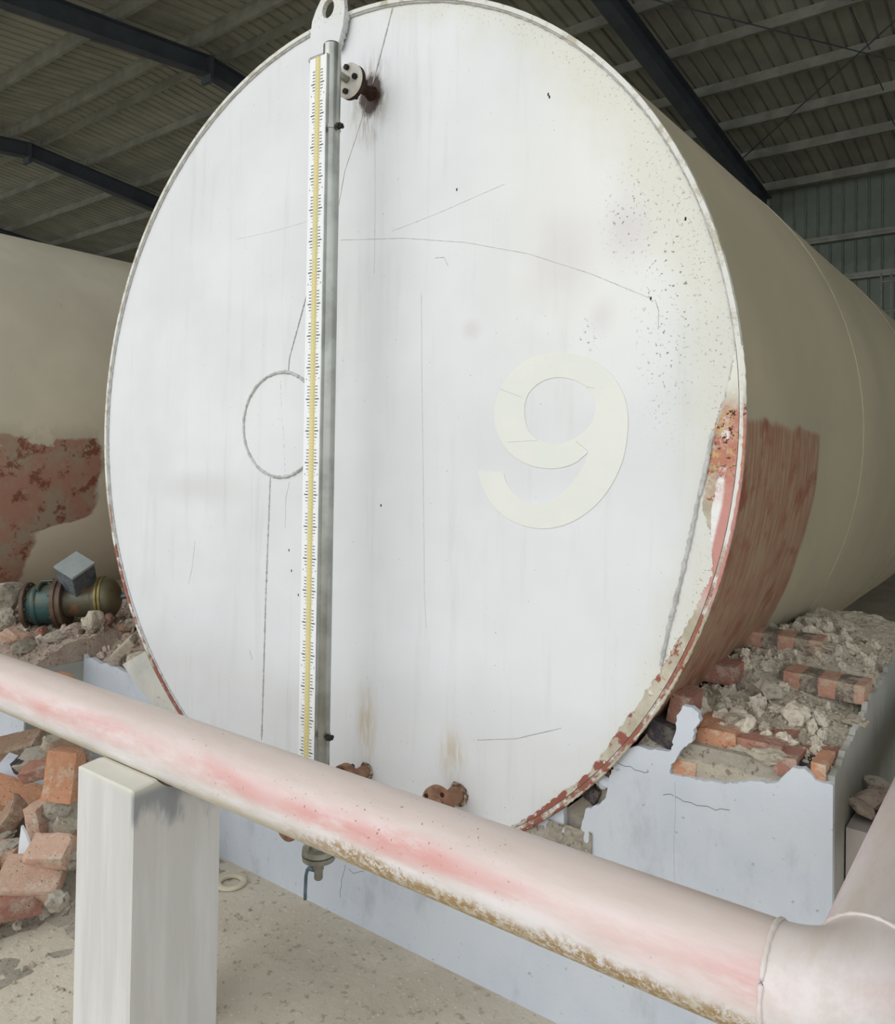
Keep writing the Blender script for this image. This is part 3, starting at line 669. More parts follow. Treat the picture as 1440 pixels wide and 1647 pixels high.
# the mortar heap lying on the broken right end
def profR(y):
    pts_ = [(.014, .812), (.042, .826), (.05, .868), (.17, .876), (.25, .905), (.32, .925), (.44, .925), (.48, .962), (.60, .978), (.65, 1.01), (.8, .995), (1.25, .988), (1.6, .985)]
    if y <= pts_[0][0]: return pts_[0][1]
    for (a, za), (b, zb) in zip(pts_, pts_[1:]):
        if y <= b: return za+(zb-za)*(y-a)/(b-a)
    return pts_[-1][1]
def hR(x, y):
    z_ = profR(y)
    if x < 1.42: z_ += .035*min(1, max(0, (y-.37)/.06))*min(1, (1.42-x)/.08)*max(0, 1-max(0, y-.5)/.1)
    p = Vector((x*9, y*9, 1)); q = Vector((x*28, y*28, 4)); r_ = Vector((x*70, y*70, 8))
    am = .35+.65*min(1, max(0, (y-.15)/.15))
    z_ += (noise.noise(p)*.018+noise.noise(q)*.011)*am+abs(noise.noise(r_))*.008
    ex = XR-.004-x; k = min(1, max(0, y-.05)/.4)*(1-.55*min(1, max(0, y-.7)/.3))
    if ex < .22: z_ -= ((.22-ex)/.22)**1.5*(.065*k+.012)*(1+noise.noise(Vector((0, y*12, 0)))*.4)
    return z_
bm = new(); NX, NY = 84, 200; gv = []
for j in range(NY+1):
    y = .016+1.53*(j/NY)**1.15; row = []
    xa = sqrt((RAD+.016)**2-(ZC-profR(y)-(.02 if .37 < y < .6 else 0))**2)+.0075*y
    for i in range(NX+1):
        x = xa+(XR-.012-xa)*i/NX
        row.append(bm.verts.new((x, y+noise.noise(Vector((x*20, 3, y*20)))*.004, hR(x, y))))
    row.append(bm.verts.new((XR-.012, y, .80)))
    gv.append(row)
for a, b in zip(gv, gv[1:]):
    for i in range(NX+1): bm.faces.new((a[i], a[i+1], b[i+1], b[i]))
# skirts down to the core
fr = [bm.verts.new((v.co.x, .014+rr.uniform(0, .004), .70)) for v in gv[0]]
for i in range(NX): bm.faces.new((fr[i], fr[i+1], gv[0][i+1], gv[0][i]))
ba = [bm.verts.new((v.co.x, 1.55, .8)) for v in gv[-1]]
for i in range(NX): bm.faces.new((gv[-1][i], gv[-1][i+1], ba[i+1], ba[i]))
obj('mortar_heap', bm, M_mortar, S, kind='stuff')

# ------------------------------------------------------------ bricks
def brick_mesh(size, seed, chip=.5, sub=5, rough_=.002):
    rd = random.Random(seed); bm = new(); bmesh.ops.create_cube(bm, size=1)
    bmesh.ops.subdivide_edges(bm, edges=bm.edges[:], cuts=sub, use_grid_fill=True)
    cuts = []
    for _ in range(int(chip*5)):
        nrm = Vector((rd.choice((-1, 1))*rd.uniform(.5, 1), rd.choice((-1, 1))*rd.uniform(.3, 1), rd.choice((-1, 1))*rd.uniform(.3, 1))).normalized()
        d = sum(abs(nrm[i])*size[i]/2 for i in range(3)); cuts.append((nrm, d*rd.uniform(.72, .92)))
    for v in bm.verts:
        p = Vector((v.co.x*size[0], v.co.y*size[1], v.co.z*size[2]))
        for nrm, d in cuts:
            e = p.dot(nrm)-d
            if e > 0: p -= nrm*e
        q = p*40+Vector((seed*7.3, 0, 0)); p += Vector((noise.noise(q), noise.noise(q+Vector((9, 0, 0))), noise.noise(q+Vector((0, 9, 0)))))*rough_
        # rounded arris
        ex = [abs(v.co[i]) > .49 for i in range(3)]
        if sum(ex) >= 2: p *= .975
        v.co = p
    return bm
def brick_part(cen, size, mat, seed, rot=(0, 0, 0), par=S, chip=.3, nm='brick', label=None):
    bm = brick_mesh(size, seed, chip); o = obj(nm, bm, mat, par, local=True, label=label)
    o.location = Vector(cen)-par.location; o.rotation_euler = rot; return o
def at(px0, py0, px1, py1, y, depth):    # a brick whose front face spans these two corners on the plane y
    a = P(px0, py0, 1, y); b = P(px1, py1, 1, y); return Vector(((a.x+b.x)/2, y+depth/2, (a.z+b.z)/2)), b.x-a.x, a.z-b.z
# front row of two headers
brick_part((1.357, .045+.11, .868), (.116, .22, .054), M_bo, 1, (0, 0, .02), label='bright orange brick end')
brick_part((1.473, .05+.11, .861), (.114, .22, .053), M_br, 2, (0, 0, -.02), label='red brown brick end')
# half-buried course below
for i, (a, b, mt) in enumerate((((1079, 1228), (1117, 1247), M_bo), ((1248, 1222), (1278, 1246), M_br), ((1296, 1232), (1336, 1256), M_bo))):
    v = P((a[0]+b[0])/2, (a[1]+b[1])/2, 1, .012); wx = P(b[0], b[1], 1, .012).x-P(a[0], a[1], 1, .012).x
    brick_part((v.x, .012+.055, v.z), (min(abs(wx)+.01, 2*(XR-.018-v.x)), .11, .046), mt, 10+i)
# black and orange bricks beside the rim
v = P(1062, 1182, 1, .015); brick_part((v.x, .075, v.z), (.105, .12, .056), M_bd, 20, (0, .3, .05), label='black burnt brick end')
v = P(1090, 1142, 1, .05); brick_part((v.x, .11, v.z), (.05, .12, .08), M_br, 21, (0, .2, 0))
v = P(962, 1240, 1, .02); brick_part((v.x, .07, v.z), (.07, .10, .04), M_bo, 22, (0, .5, 0), label='orange brick sliver beside the rim')
v = P(947, 1278, 1, .0); brick_part((v.x, .05, v.z), (.05, .09, .045), M_bd, 23, (0, .5, 0))
# middle row
brick_part((1.268, .33+.06, .962), (.116, .12, .054), M_br, 3, (0, 0, .03), label='pinkish red brick end with a mortar skin')
brick_part((1.532, .45+.055, .945), (.226, .112, .054), M_bs, 4, (0, .03, -.02), label='orange brick with dark burnt stripes')
# back brick
brick_part((1.372, .625+.06, 1.012), (.245, .115, .055), M_bs, 5, (0, .02, .06), label='dusty striped brick lying at the back')
v = P(1185, 1180, 1, .3)
brick_part((1.588, .095, .842), (.085, .11, .045), M_bd, 7, (0, .06, 0), label='black burnt brick corner in the mortar')
brick_part((1.59, .16, .84), (.09, .12, .05), M_br, 8, (0, .05, 0))

# rough lumps -------------------------------------------------
def lump(seed, size, rough_=.10, sub=2, ang=10):
    rd = random.Random(seed); bm = new(); bmesh.ops.create_icosphere(bm, subdivisions=sub, radius=1)
    cuts = [(Vector((rd.gauss(0, 1), rd.gauss(0, 1), rd.gauss(0, 1))).normalized(), rd.uniform(.55, .9)) for _ in range(ang)]
    for v in bm.verts:
        p = v.co.copy()
        for nrm, d in cuts:
            e = p.dot(nrm)-d
            if e > 0: p -= nrm*e*.9
        f = 1+noise.noise(p*2.2+Vector((seed*3.1, 0, 0)))*rough_*1.5+noise.noise(p*5+Vector((0, seed, 0)))*rough_
        v.co = Vector((p.x*size[0], p.y*size[1], p.z*size[2]))*f
    return bm
lump_me = []
for i in range(8):
    bm = lump(40+i, (1, 1, 1), .24, 3, 7); me = bpy.data.meshes.new('mortar_lump'); bm.to_mesh(me); bm.free(); me.materials.append(M_lump); lump_me.append(me)
rl = random.Random(77)
def zlab(x, y):
    if y > .58: return 'small crumbly mortar lump in the loose bed behind the striped brick', 'mortar lumps behind the middle row'
    if y < .27: return 'small crumbly mortar lump on or beside the two front brick ends', 'mortar lumps at the front bricks'
    if x < 1.41: return 'crumbly mortar lump in the heap between the orange brick end and the tank', 'mortar lumps in the left of the heap'
    return 'crumbly mortar lump in the heap right of its middle, before the striped brick', 'mortar lumps in the right of the heap'
def dome(x, y): return x*x+0*y
cnt = 0
while cnt < 150:
    y = .10+rl.random()**1.1*.9 if cnt < 130 else rl.uniform(.8, 1.1); x = rl.uniform(1.22, 1.60)
    s = rl.uniform(.009, .021) if rl.random() < .7 else rl.uniform(.02, .034)
    if (.40 < y < .56 and x > 1.4) or .56 < y < .7: s *= .5
    if x < 1.36 and .22 < y < .40: s *= .6
    z_ = hR(x, y)
    if x-s < sqrt(RAD**2-(ZC-z_)**2)+.01: continue
    o = bpy.data.objects.new('mortar_lump', lump_me[cnt % 8]); COL.objects.link(o)
    o.location = (x, y, z_+s*.35); o.rotation_euler = (rl.random()*6, rl.random()*6, rl.random()*6); o.scale = (s*rl.uniform(.9, 1.4), s, s*rl.uniform(.6, .9))
    la, gr_ = zlab(x, y); tag(o, la, 'mortar lump', gr_); cnt += 1
bm = new()
for _ in range(1500):
    x = rl.uniform(1.2, 1.64); y = .03+rl.random()**1.2*1.1; s = rl.uniform(.002, .0075)
    bmesh.ops.create_icosphere(bm, subdivisions=1, radius=1, matrix=Matrix.Translation((x, y, hR(x, y)+s*.3)) @ Euler((rl.random()*6, rl.random()*6, 0)).to_matrix().to_4x4() @ Matrix.Diagonal((s*1.3, s, s*.7, 1)))
o = obj('mortar_crumbs', bm, M_mortar, S, kind='stuff')
def place_lump(name, cen, size, seed, mat, label, cat, rough_=.14, rot=(0, 0, 0), sub=3):
    bm = lump(seed, size, rough_, sub, 9); o = obj(name, bm, mat); o.location = cen; o.rotation_euler = rot; return tag(o, label, cat)
def onR(px, py, y, up=0):
    v = P(px, py, 1, y); return Vector((v.x, y, hR(v.x, y)+up))
place_lump('mortar_chunk', onR(1200, 1003, .72, .030), (.055, .05, .05), 101, M_mortar, 'pale mortar chunk at the back of the saddle end, touching the tank side', 'mortar chunk')
place_lump('mortar_chunk', onR(1238, 1008, .85, .02), (.034, .03, .03), 102, M_mortar2, 'dark grey mortar chunk right of the chunk touching the tank', 'mortar chunk')
place_lump('mortar_chunk', onR(1300, 1003, 1.02, .028), (.032, .03, .034), 103, M_mortar, 'rounded mortar chunk at the back edge, tallest of three in a row', 'mortar chunk')
place_lump('mortar_chunk', onR(1328, 1010, 1.04, .018), (.028, .025, .024), 104, M_mortar, 'flat mortar chunk in the middle of the three at the back edge', 'mortar chunk')
place_lump('mortar_chunk', onR(1357, 1011, 1.06, .016), (.04, .035, .028), 105, M_mortar, 'low mortar chunk rightmost of the three at the back edge', 'mortar chunk')
place_lump('mortar_chunk', onR(1236, 1095, .33, .014), (.042, .036, .034), 106, M_mortar, 'largest round mortar lump in the middle of the saddle-end heap', 'mortar chunk')
place_lump('mortar_chunk', onR(1180, 1162, .15, .022), (.038, .03, .020), 107, M_mortar, 'pale lump sitting on top of the orange brick end', 'mortar chunk')
place_lump('mortar_chunk', onR(1230, 1168, .15, .018), (.021, .02, .015), 108, M_mortar, 'small lump sitting on top of the red brown brick end', 'mortar chunk')
place_lump('mortar_slab', onR(1320, 1067, .66, .012), (.055, .035, .014), 109, M_mortar, 'flat mortar slab between the two striped bricks', 'mortar slab')
place_lump('mortar_chunk', onR(1375, 1115, .36, .012), (.035, .03, .018), 110, M_mortar, 'pale lump just in front of the striped brick', 'mortar chunk')
place_lump('plaster_flake', Vector((P(965, 1260, 1, -.005).x, .006, P(965, 1258, 1, -.005).z)), (.032, .010, .020), 111, M_plaster, 'pale blue plaster flake caught beside the flaking rim', 'plaster flake')
place_lump('mortar_slab', Vector((P(1232, 1222, 1, 0).x, .03, P(1232, 1222, 1, 0).z)), (.055, .025, .022), 112, M_mortar, 'cream mortar slab hanging below the two front brick ends', 'mortar slab')
# rough broken mortar under the rim at the right of the pipe
bm = new(); NXX = 60; rows = []
for j in range(31):
    row = []
    for i in range(NXX+1):
        x = .66+(x0+.06-.66)*i/NXX; zb = .33; zt = min(arcz(x, RAD+.006), .56)
        z_ = zb+(zt-zb)*j/30
        row.append(bm.verts.new((x, -.004+noise.noise(Vector((x*25, z_*25, 2)))*.012+noise.noise(Vector((x*80, z_*80, 2)))*.006, z_)))
    rows.append(row)
for a, b in zip(rows, rows[1:]):
    for i in range(NXX): bm.faces.new((a[i], a[i+1], b[i+1], b[i]))
obj('crumbled_mortar', bm, M_mortar2, S)

# ------------------------------------------------------------ low wall and rubble at the far right
LW = thing('low_wall', 'low pinkish plastered wall between the saddle end and the right-hand pipe', 'wall', (2.2, .3, 0))
bm = new(); box(bm, (XR+.004, .13, 0), (3.2, .45, .70)); bmesh.ops.subdivide_edges(bm, edges=bm.edges[:], cuts=8, use_grid_fill=True)
for v in bm.verts: v.co += Vector((0, noise.noise(v.co*6)*.006, noise.noise(v.co*9)*.008 if v.co.z > .6 else 0))
obj('wall_body', bm, M_pink, LW)
rq = random.Random(21)
for i in range(26):
    x = rq.uniform(1.67, 1.90); y = rq.uniform(.15, .42); lv = rq.random()
    s = rq.uniform(.02, .04)
    bm = lump(200+i, (s*1.5, s, s*.55), .12, 2, 9); o = obj('rubble_flake', bm, rq.choice((M_pinkm, M_mortar, M_pinkm))); o.location = (x, y, .708+lv*.035); o.rotation_euler = (rq.uniform(-.3, .3), rq.uniform(-.3, .3), rq.random()*3)
    tag(o, 'flat pinkish rubble flake on the low wall beside the right-hand pipe', 'rubble', 'rubble flakes on the low wall')

# ------------------------------------------------------------ left block and rubble bed
LB = thing('masonry_block', 'grey plastered masonry block left of the tank, topped with rubble', 'block', (-2.2, .4, 0))
bm = new(); box(bm, (-3.4, -.265, 0), (XL, 1.6, .60)); bm.faces.ensure_lookup_table(); obj('block_body', bm, M_plaster_grey, LB)
bm = new(); box(bm, (-3.4, -.272, 0), (XL, -.2645, .57)); obj('front_plaster', bm, M_plaster, LB)
def hL(x, y):
    fy = -.265 if x < XL else .02
    d = y-fy; z_ = .60+.10*min(1, max(0, d)/.22)+.03*min(1, max(0, d-.22)/.5)
    z_ += noise.noise(Vector((x*5, y*5, 7)))*.02+noise.noise(Vector((x*18, y*18, 7)))*.014+abs(noise.noise(Vector((x*45, y*45, 7))))*.010
    if d < .03: z_ -= .012
    return z_
bm = new(); gv = {}
XS = [-3.4+i*.018 for i in range(int(2.4/.018)+1)]; YS = [-.27+j*.018 for j in range(int(1.85/.018)+1)]
for i, x in enumerate(XS):
    for j, y in enumerate(YS):
        fy = -.27 if x < XL else .012
        if y < fy-.001: continue
        if x > -sqrt(RAD**2-(ZC-.66)**2)-.012: continue
        gv[i, j] = bm.verts.new((x+noise.noise(Vector((x*30, y*30, 0)))*.004, y, hL(x, y)))
for (i, j) in list(gv):
    q = [(i, j), (i+1, j), (i+1, j+1), (i, j+1)]
    if all(k in gv for k in q): bm.faces.new([gv[k] for k in q])
be = [e for e in bm.edges if e.is_boundary]
ex = bmesh.ops.extrude_edge_only(bm, edges=be)
for gq in ex['geom']:
    if isinstance(gq, bmesh.types.BMVert): gq.co.z = .585
obj('rubble_bed', bm, M_pinkm, LB, kind='stuff')
# sloping left-tank support in the dark
bm = new(); box(bm, (-3.4, 1.6, 0), (-1.45, 1.7, .6)); obj('block_back', bm, M_plaster_grey, LB)
def onL(px, py, up=0.0):
    zg = .68+up
    for _ in range(6):
        v = P(px, py, 2, zg); zg = .5*zg+.5*(hL(v.x, max(v.y, -.2))+up)
    return P(px, py, 2, zg)
chunks = [  # px, py, size, material, kind, label
 (150, 1000, (.052, .05, .045), M_mortar, 'pale mortar boulder leaning on the motor drum'),
 (172, 997, (.028, .03, .034), M_br, 'red brick stub stuck behind the pale boulder by the motor'),
 (66, 1017, (.045, .035, .024), M_br, 'dark red brick wedge below the left motor flange'),
 (22, 1022, (.07, .04, .035), M_bp, 'orange-tipped brick half lying at the left edge of the rubble bed'),
 (40, 1040, (.07, .035, .028), M_mortar2, 'long greenish grey mortar block below the orange-tipped brick half'),
 (90, 1028, (.055, .04, .025), M_mortar2, 'flat grey chunk under the middle of the motor'),
 (118, 1014, (.055, .045, .030), M_pinkm, 'pinkish chunk left of the pale boulder'),
 (165, 1024, (.055, .04, .020), M_pinkm, 'flat pinkish slab below the pale boulder'),
 (200, 1012, (.050, .05, .030), M_bbr, 'brown broken brick near the tank rim'),
 (213, 1003, (.035, .04, .032), M_mortar2, 'grey stone touching the tank rim at the back'),
 (205, 1028, (.035, .03, .025), M_pinkm, 'small pinkish chunk above the tilted slab'),
 (8, 962, (.10, .08, .085), M_mortar2, 'big grey boulder behind the left end of the motor'),
 (5, 995, (.085, .05, .05), M_mortar2, 'smooth grey stone at the left edge below the big boulder'),
]
for i, (px, py, sz, mt, lab) in enumerate(chunks):
    sz = tuple(v*1.2 for v in sz); p = onL(px, py, up=sz[2]*.55)
    if i in (0, 1, 3, 11, 12): p = P(px, py, 2, {0: .765, 1: .75, 3: .70, 11: .79, 12: .72}[i])
    place_lump('rubble_chunk' if mt not in (M_br, M_bp, M_bbr) else 'broken_brick', p, sz, 300+i, mt, lab, 'rubble', .12, (random.Random(i).uniform(-.3, .3), random.Random(i+5).uniform(-.3, .3), i*1.3))
bm = brick_mesh((.15, .07, .035), 61, .5); o = obj('mortar_slab', bm, M_mortar); o.location = P(197, 1050, 1, .03)+Vector((0, -.0, .015)); o.rotation_euler = (.35, -.75, .5); tag(o, 'tilted sandy slab leaning over the plaster edge near the tank rim', 'mortar slab')
bm = brick_mesh((.12, .06, .03), 62, .6); o = obj('mortar_slab', bm, M_mortar); o.location = P(222, 1060, 1, .03)+Vector((0, .01, .01)); o.rotation_euler = (.2, -.2, .2); tag(o, 'sandy slab lying flat between the tilted slab and the tank rim', 'mortar slab')
v = P(72, 1068, 1, -.262); brick_part((v.x, -.21, .575), (.12, .11, .05), M_bo, 63, par=LB, label='orange brick showing at the block edge')
rl = random.Random(55)
lm2 = []
for i in range(6):
    bm = lump(80+i, (1, 1, 1), .20, 2, 8); me = bpy.data.meshes.new('rubble_lump'); bm.to_mesh(me); bm.free(); me.materials.append((M_lump2, M_lump3, M_lump)[i % 3]); lm2.append(me)
for i in range(95):
    if i % 3: x = rl.uniform(-1.95, -1.10); y = rl.uniform(.04, .5)
    else: x = rl.uniform(-2.3, XL-.02); y = rl.uniform(-.24, .3)
    if i % 3 and x < XL: y -= .15
    s = rl.uniform(.008, .022)
    if x > -sqrt(RAD**2-(ZC-.7)**2)-.045: x -= .12
    o = bpy.data.objects.new('rubble_lump', lm2[i % 6]); COL.objects.link(o); o.location = (x, y, hL(x, y)+s*.3); o.rotation_euler = (rl.random()*6, rl.random()*6, 0); o.scale = (s*1.4, s, s*.7)
    tag(o, 'small rubble lump strewn on the bed between motor and tank', 'rubble', 'small lumps on the left rubble bed')
bm = new()
for _ in range(1800):
    x = rl.uniform(-2.4, -1.07); y = rl.uniform(-.25, .7); s = rl.uniform(.002, .008)
    if x > XL and y < .03: y = .03+rl.random()*.3
    bmesh.ops.create_icosphere(bm, subdivisions=1, radius=1, matrix=Matrix.Translation((x, y, hL(x, y)+s*.3)) @ Euler((rl.random()*6, rl.random()*6, 0)).to_matrix().to_4x4() @ Matrix.Diagonal((s*1.3, s, s*.7, 1)))
obj('rubble_crumbs', bm, M_pinkm, LB, kind='stuff')

# ------------------------------------------------------------ motor
axm = Vector((.72, .68, .10)).normalized(); mc = P(112, 968, 2, .83)+axm*.02
MO = thing('flanged_motor', 'teal and olive flanged pump motor with a grey junction box, lying on the left rubble', 'motor', (mc.x, mc.y, .70))
def ml(prof, mat, nm, par=MO, seg=40, label=None):
    bm = new(); lathe(bm, mc, axm, prof, seg); return obj(nm, bm, mat, par, smooth=radians(35), label=label)
R0 = .118
f1 = ml([(-.222, R0-.004), (-.219, R0), (-.205, R0), (-.202, R0-.004)], M_mflange, 'end_flange')
body = ml([(-.204, .092), (-.19, .096), (-.10, .098), (-.075, .100)], M_teal, 'coupling_body', label='teal coupling body')
ml([(-.180, .100), (-.174, .104), (-.160, .104), (-.154, .100)], M_teal, 'band', body)
f2 = ml([(-.078, R0), (-.076, R0+.006), (-.058, R0+.006), (-.056, R0-.002), (-.050, R0-.002), (-.048, R0+.002), (-.030, R0+.002), (-.028, R0-.003)], M_mflange, 'middle_flange')
ml([(-.03, .078), (0, .076), (.03, .082), (.10, .084), (.115, .096), (.13, .100)], M_olive, 'drum', label='olive brown drum')
ml([(.128, .108), (.130, .112), (.140, .112), (.142, .108)], M_brass, 'ring')
ml([(.146, .108), (.148, .112), (.158, .112), (.160, .108)], M_brass, 'ring')
dome_ = ml([(.14, .106), (.165, .106), (.19, .098), (.21, .078), (.225, .05), (.232, .025), (.234, .004)], M_olive, 'end_dome')
ml([(.225, .013), (.29, .013), (.292, .009)], M_stub, 'shaft_stub', seg=16, label='blue grey shaft end')
axn, u_, v_ = basis(axm); upm = (Vector((0, 0, 1))-axm*axm.z).normalized(); sdm = axm.cross(upm).normalized()
for fl, t_, rr_, n_ in ((f1, -.246, .104, 12), (f2, -.078, .108, 12)):
    for k in range(n_):
        a = 2*pi*k/n_; p = mc+axm*(-.199 if fl is f1 else -.085)+(upm*cos(a)+sdm*sin(a))*rr_; bm = new(); lathe(bm, p, axm, [(-.004, .006), (.004, .006)], 6); obj('bolt', bm, M_mflange, fl)
# band clamp: loop of lugs and bars over the coupling body
bm = new()
for k in range(9):
    a = radians(-20-k*14); 
pts_ = [mc+axm*-.145+(upm*cos(radians(a))-sdm*sin(radians(a)))*.108 for a in range(-40, 101, 10)]
tube(bm, pts_, .009, 8)
pts_ = [mc+axm*(-.145+.0*a)+(upm*cos(radians(a))-sdm*sin(radians(a)))*.112 for a in (-10, 0, 10)]
for a, tt in ((8, -.145), (8, -.10), (75, -.145), (75, -.12)):
    p = mc+axm*tt+(upm*cos(radians(a))-sdm*sin(radians(a)))*.112; lathe(bm, p, (upm*cos(radians(a))-sdm*sin(radians(a))), [(-.01, .013), (.012, .013)], 8)
tube(bm, [mc+axm*-.15+upm*.118, mc+axm*-.09+upm*.116, mc+axm*-.075+upm*.108-sdm*.02], .008, 8)
obj('band_clamp', bm, M_teal, MO, smooth=radians(40))
bm = new(); p = mc+axm*-.165+(upm*cos(radians(52))-sdm*sin(radians(52)))*.1045
ax3 = (upm*cos(radians(52))-sdm*sin(radians(52))); m = Matrix((axm, ax3.cross(axm), ax3)).transposed().to_4x4(); m.translation = p
bmesh.ops.create_cube(bm, size=1, matrix=m @ Matrix.Diagonal((.028, .045, .002, 1))); obj('name_plate', bm, M_white, MO, label='small blank white plate')
# junction box: turned cube on the drum
jc = mc+axm*.040+upm*.135+sdm*.045
mj = Matrix((axm, sdm, upm)).transposed() @ Matrix.Rotation(radians(-38), 3, 'X') @ Matrix.Rotation(radians(8), 3, 'Y') @ Matrix.Rotation(radians(38), 3, 'Z')
bm = new(); m = mj.to_4x4(); m.translation = jc
bmesh.ops.create_cube(bm, size=1, matrix=m @ Matrix.Diagonal((.130, .130, .135, 1))); bmesh.ops.bevel(bm, geom=bm.edges[:], offset=.004, segments=2, affect='EDGES')
jb = obj('junction_box', bm, M_jbox2, MO, label='grey junction box with a flaked blue side')
bm = new(); m2 = m.copy(); m2.translation = jc+mj @ Vector((0, 0, .071)); bmesh.ops.create_cube(bm, size=1, matrix=m2 @ Matrix.Diagonal((.137, .137, .016, 1))); bmesh.ops.bevel(bm, geom=bm.edges[:], offset=.003, segments=2, affect='EDGES'); obj('box_lid', bm, M_jbox, jb)
bm = new(); lathe(bm, mc+axm*.035, upm, [(.05, .045), (.10, .042)], 20); obj('box_neck', bm, M_olive, MO, smooth=radians(35))

# ------------------------------------------------------------ pipes and pillar
PY, PZ, PR = -.72, .791, .0840
PI_ = thing('steel_pipe', 'long faded pink and white pipe crossing in front of the tank', 'pipe', (.0, PY, PZ-PR))
bm = new(); n = 48; rings = []
for i in range(121):
    x = -2.9+(1.71+2.9)*i/120
    rings.append([bm.verts.new((x, PY+PR*cos(2*pi*k/n), PZ+PR*sin(2*pi*k/n))) for k in range(n)])
for a, b in zip(rings, rings[1:]):
    for k in range(n): bm.faces.new((a[k], a[(k+1) % n], b[(k+1) % n], b[k]))
bm.faces.new(rings[0]); obj('pipe_run', bm, M_pipe, PI_, smooth=True)
# elbow joining the pipe on the right
bm = new(); rings = []
for i in range(13):
    a = i/12*pi/2; cx_, cy_ = 1.71, PY+.115
    c_ = Vector((cx_+.115*sin(a), cy_-.115*cos(a), PZ)); tdir = Vector((cos(a), sin(a), 0)); nrm = Vector((sin(a), -cos(a), 0))
    rings.append([bm.verts.new(c_+nrm*PR*cos(2*pi*k/n)+Vector((0, 0, PR*sin(2*pi*k/n)))) for k in range(n)])
for a, b in zip(rings, rings[1:]):
    for k in range(n): bm.faces.new((a[k], a[(k+1) % n], b[(k+1) % n], b[k]))
obj('elbow', bm, M_pipe2, PI_, smooth=True)
for c_, ax in (((1.71, PY, PZ), (1, 0, 0)), ((1.825, PY+.115, PZ), (0, 1, 0))):
    bm = new(); axx, uu, vv = basis(ax); rr = random.Random(6); tube(bm, [Vector(c_)+(uu*cos(a*pi/40)+vv*sin(a*pi/40))*PR for a in range(80)], .004, 6, True, .3, rr); obj('weld_bead', bm, M_pipe2, PI_, smooth=True)
P2 = thing('steel_pipe', 'weathered white and pinkish pipe running back at the lower right corner', 'pipe', (1.825, .5, PZ-PR))
bm = new(); rings = []
for i in range(61):
    y = PY+.115+(2.6-PY-.115)*i/60; rings.append([bm.verts.new((1.825+PR*cos(2*pi*k/n), y, PZ+PR*sin(2*pi*k/n))) for k in range(n)])
for a, b in zip(rings, rings[1:]):
    for k in range(n): bm.faces.new((a[k], a[(k+1) % n], b[(k+1) % n], b[k]))
bm.faces.new(rings[-1]); obj('pipe_run', bm, M_pipe2, P2, smooth=True)
# pillar
px0_, px1_ = -.069, .202; py0_, py1_ = -.857, P(356, 1300, 0, .202).y
PL = thing('concrete_pillar', 'short square plastered pillar carrying the pink pipe at lower left', 'pillar', ((px0_+px1_)/2, (py0_+py1_)/2, 0))
bm = new(); rows = []
prof = [(py0_, 0), (py0_, .722), (py0_+.004, .728), (PY-.075, .735)]
sad = [(PY+(PR+.002)*cos(radians(a)), PZ+(PR+.002)*sin(radians(a))) for a in range(222, 319, 8)]
prof += sad+[(py1_, .735), (py1_, 0)]
fx = [px0_, px0_+.012]+[px0_+.012+(px1_-px0_-.024)*i/14 for i in range(1, 14)]+[px1_-.012, px1_]
A = []
for i, x in enumerate(fx):
    ins = .004 if i in (0, len(fx)-1) else 0
    A.append([bm.verts.new((x, y+(ins if y == py0_ else (-ins if y == py1_ else 0)), z_-(ins if z_ > .6 else 0))) for y, z_ in prof])
for a, b in zip(A, A[1:]):
    for k in range(len(prof)-1): bm.faces.new((a[k], a[k+1], b[k+1], b[k]))
    bm.faces.new((a[-1], a[0], b[0], b[-1]))
bm.faces.new(A[0]); bm.faces.new(A[-1][::-1]); bmesh.ops.recalc_face_normals(bm, faces=bm.faces)
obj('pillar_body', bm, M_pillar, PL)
# gasket ring on the ground
bm = new(); n = 48; c_ = Vector((-.357, -.105, .006)); prof = [(.036, 0), (.036, .008), (.040, .010), (.052, .010), (.056, .007), (.056, 0)]
rings = [[bm.verts.new(c_+Vector((r*cos(2*pi*k/n), r*sin(2*pi*k/n), h))) for r, h in prof] for k in range(n)]
for k in range(n):
    a, b = rings[k], rings[(k+1) % n]
    for j in range(6): bm.faces.new((a[j], a[(j+1) % 6], b[(j+1) % 6], b[j]))
o = obj('gasket_ring', bm, M_ring, smooth=radians(40)); tag(o, 'flat cream ring gasket lying on the ground right of the pillar', 'gasket')

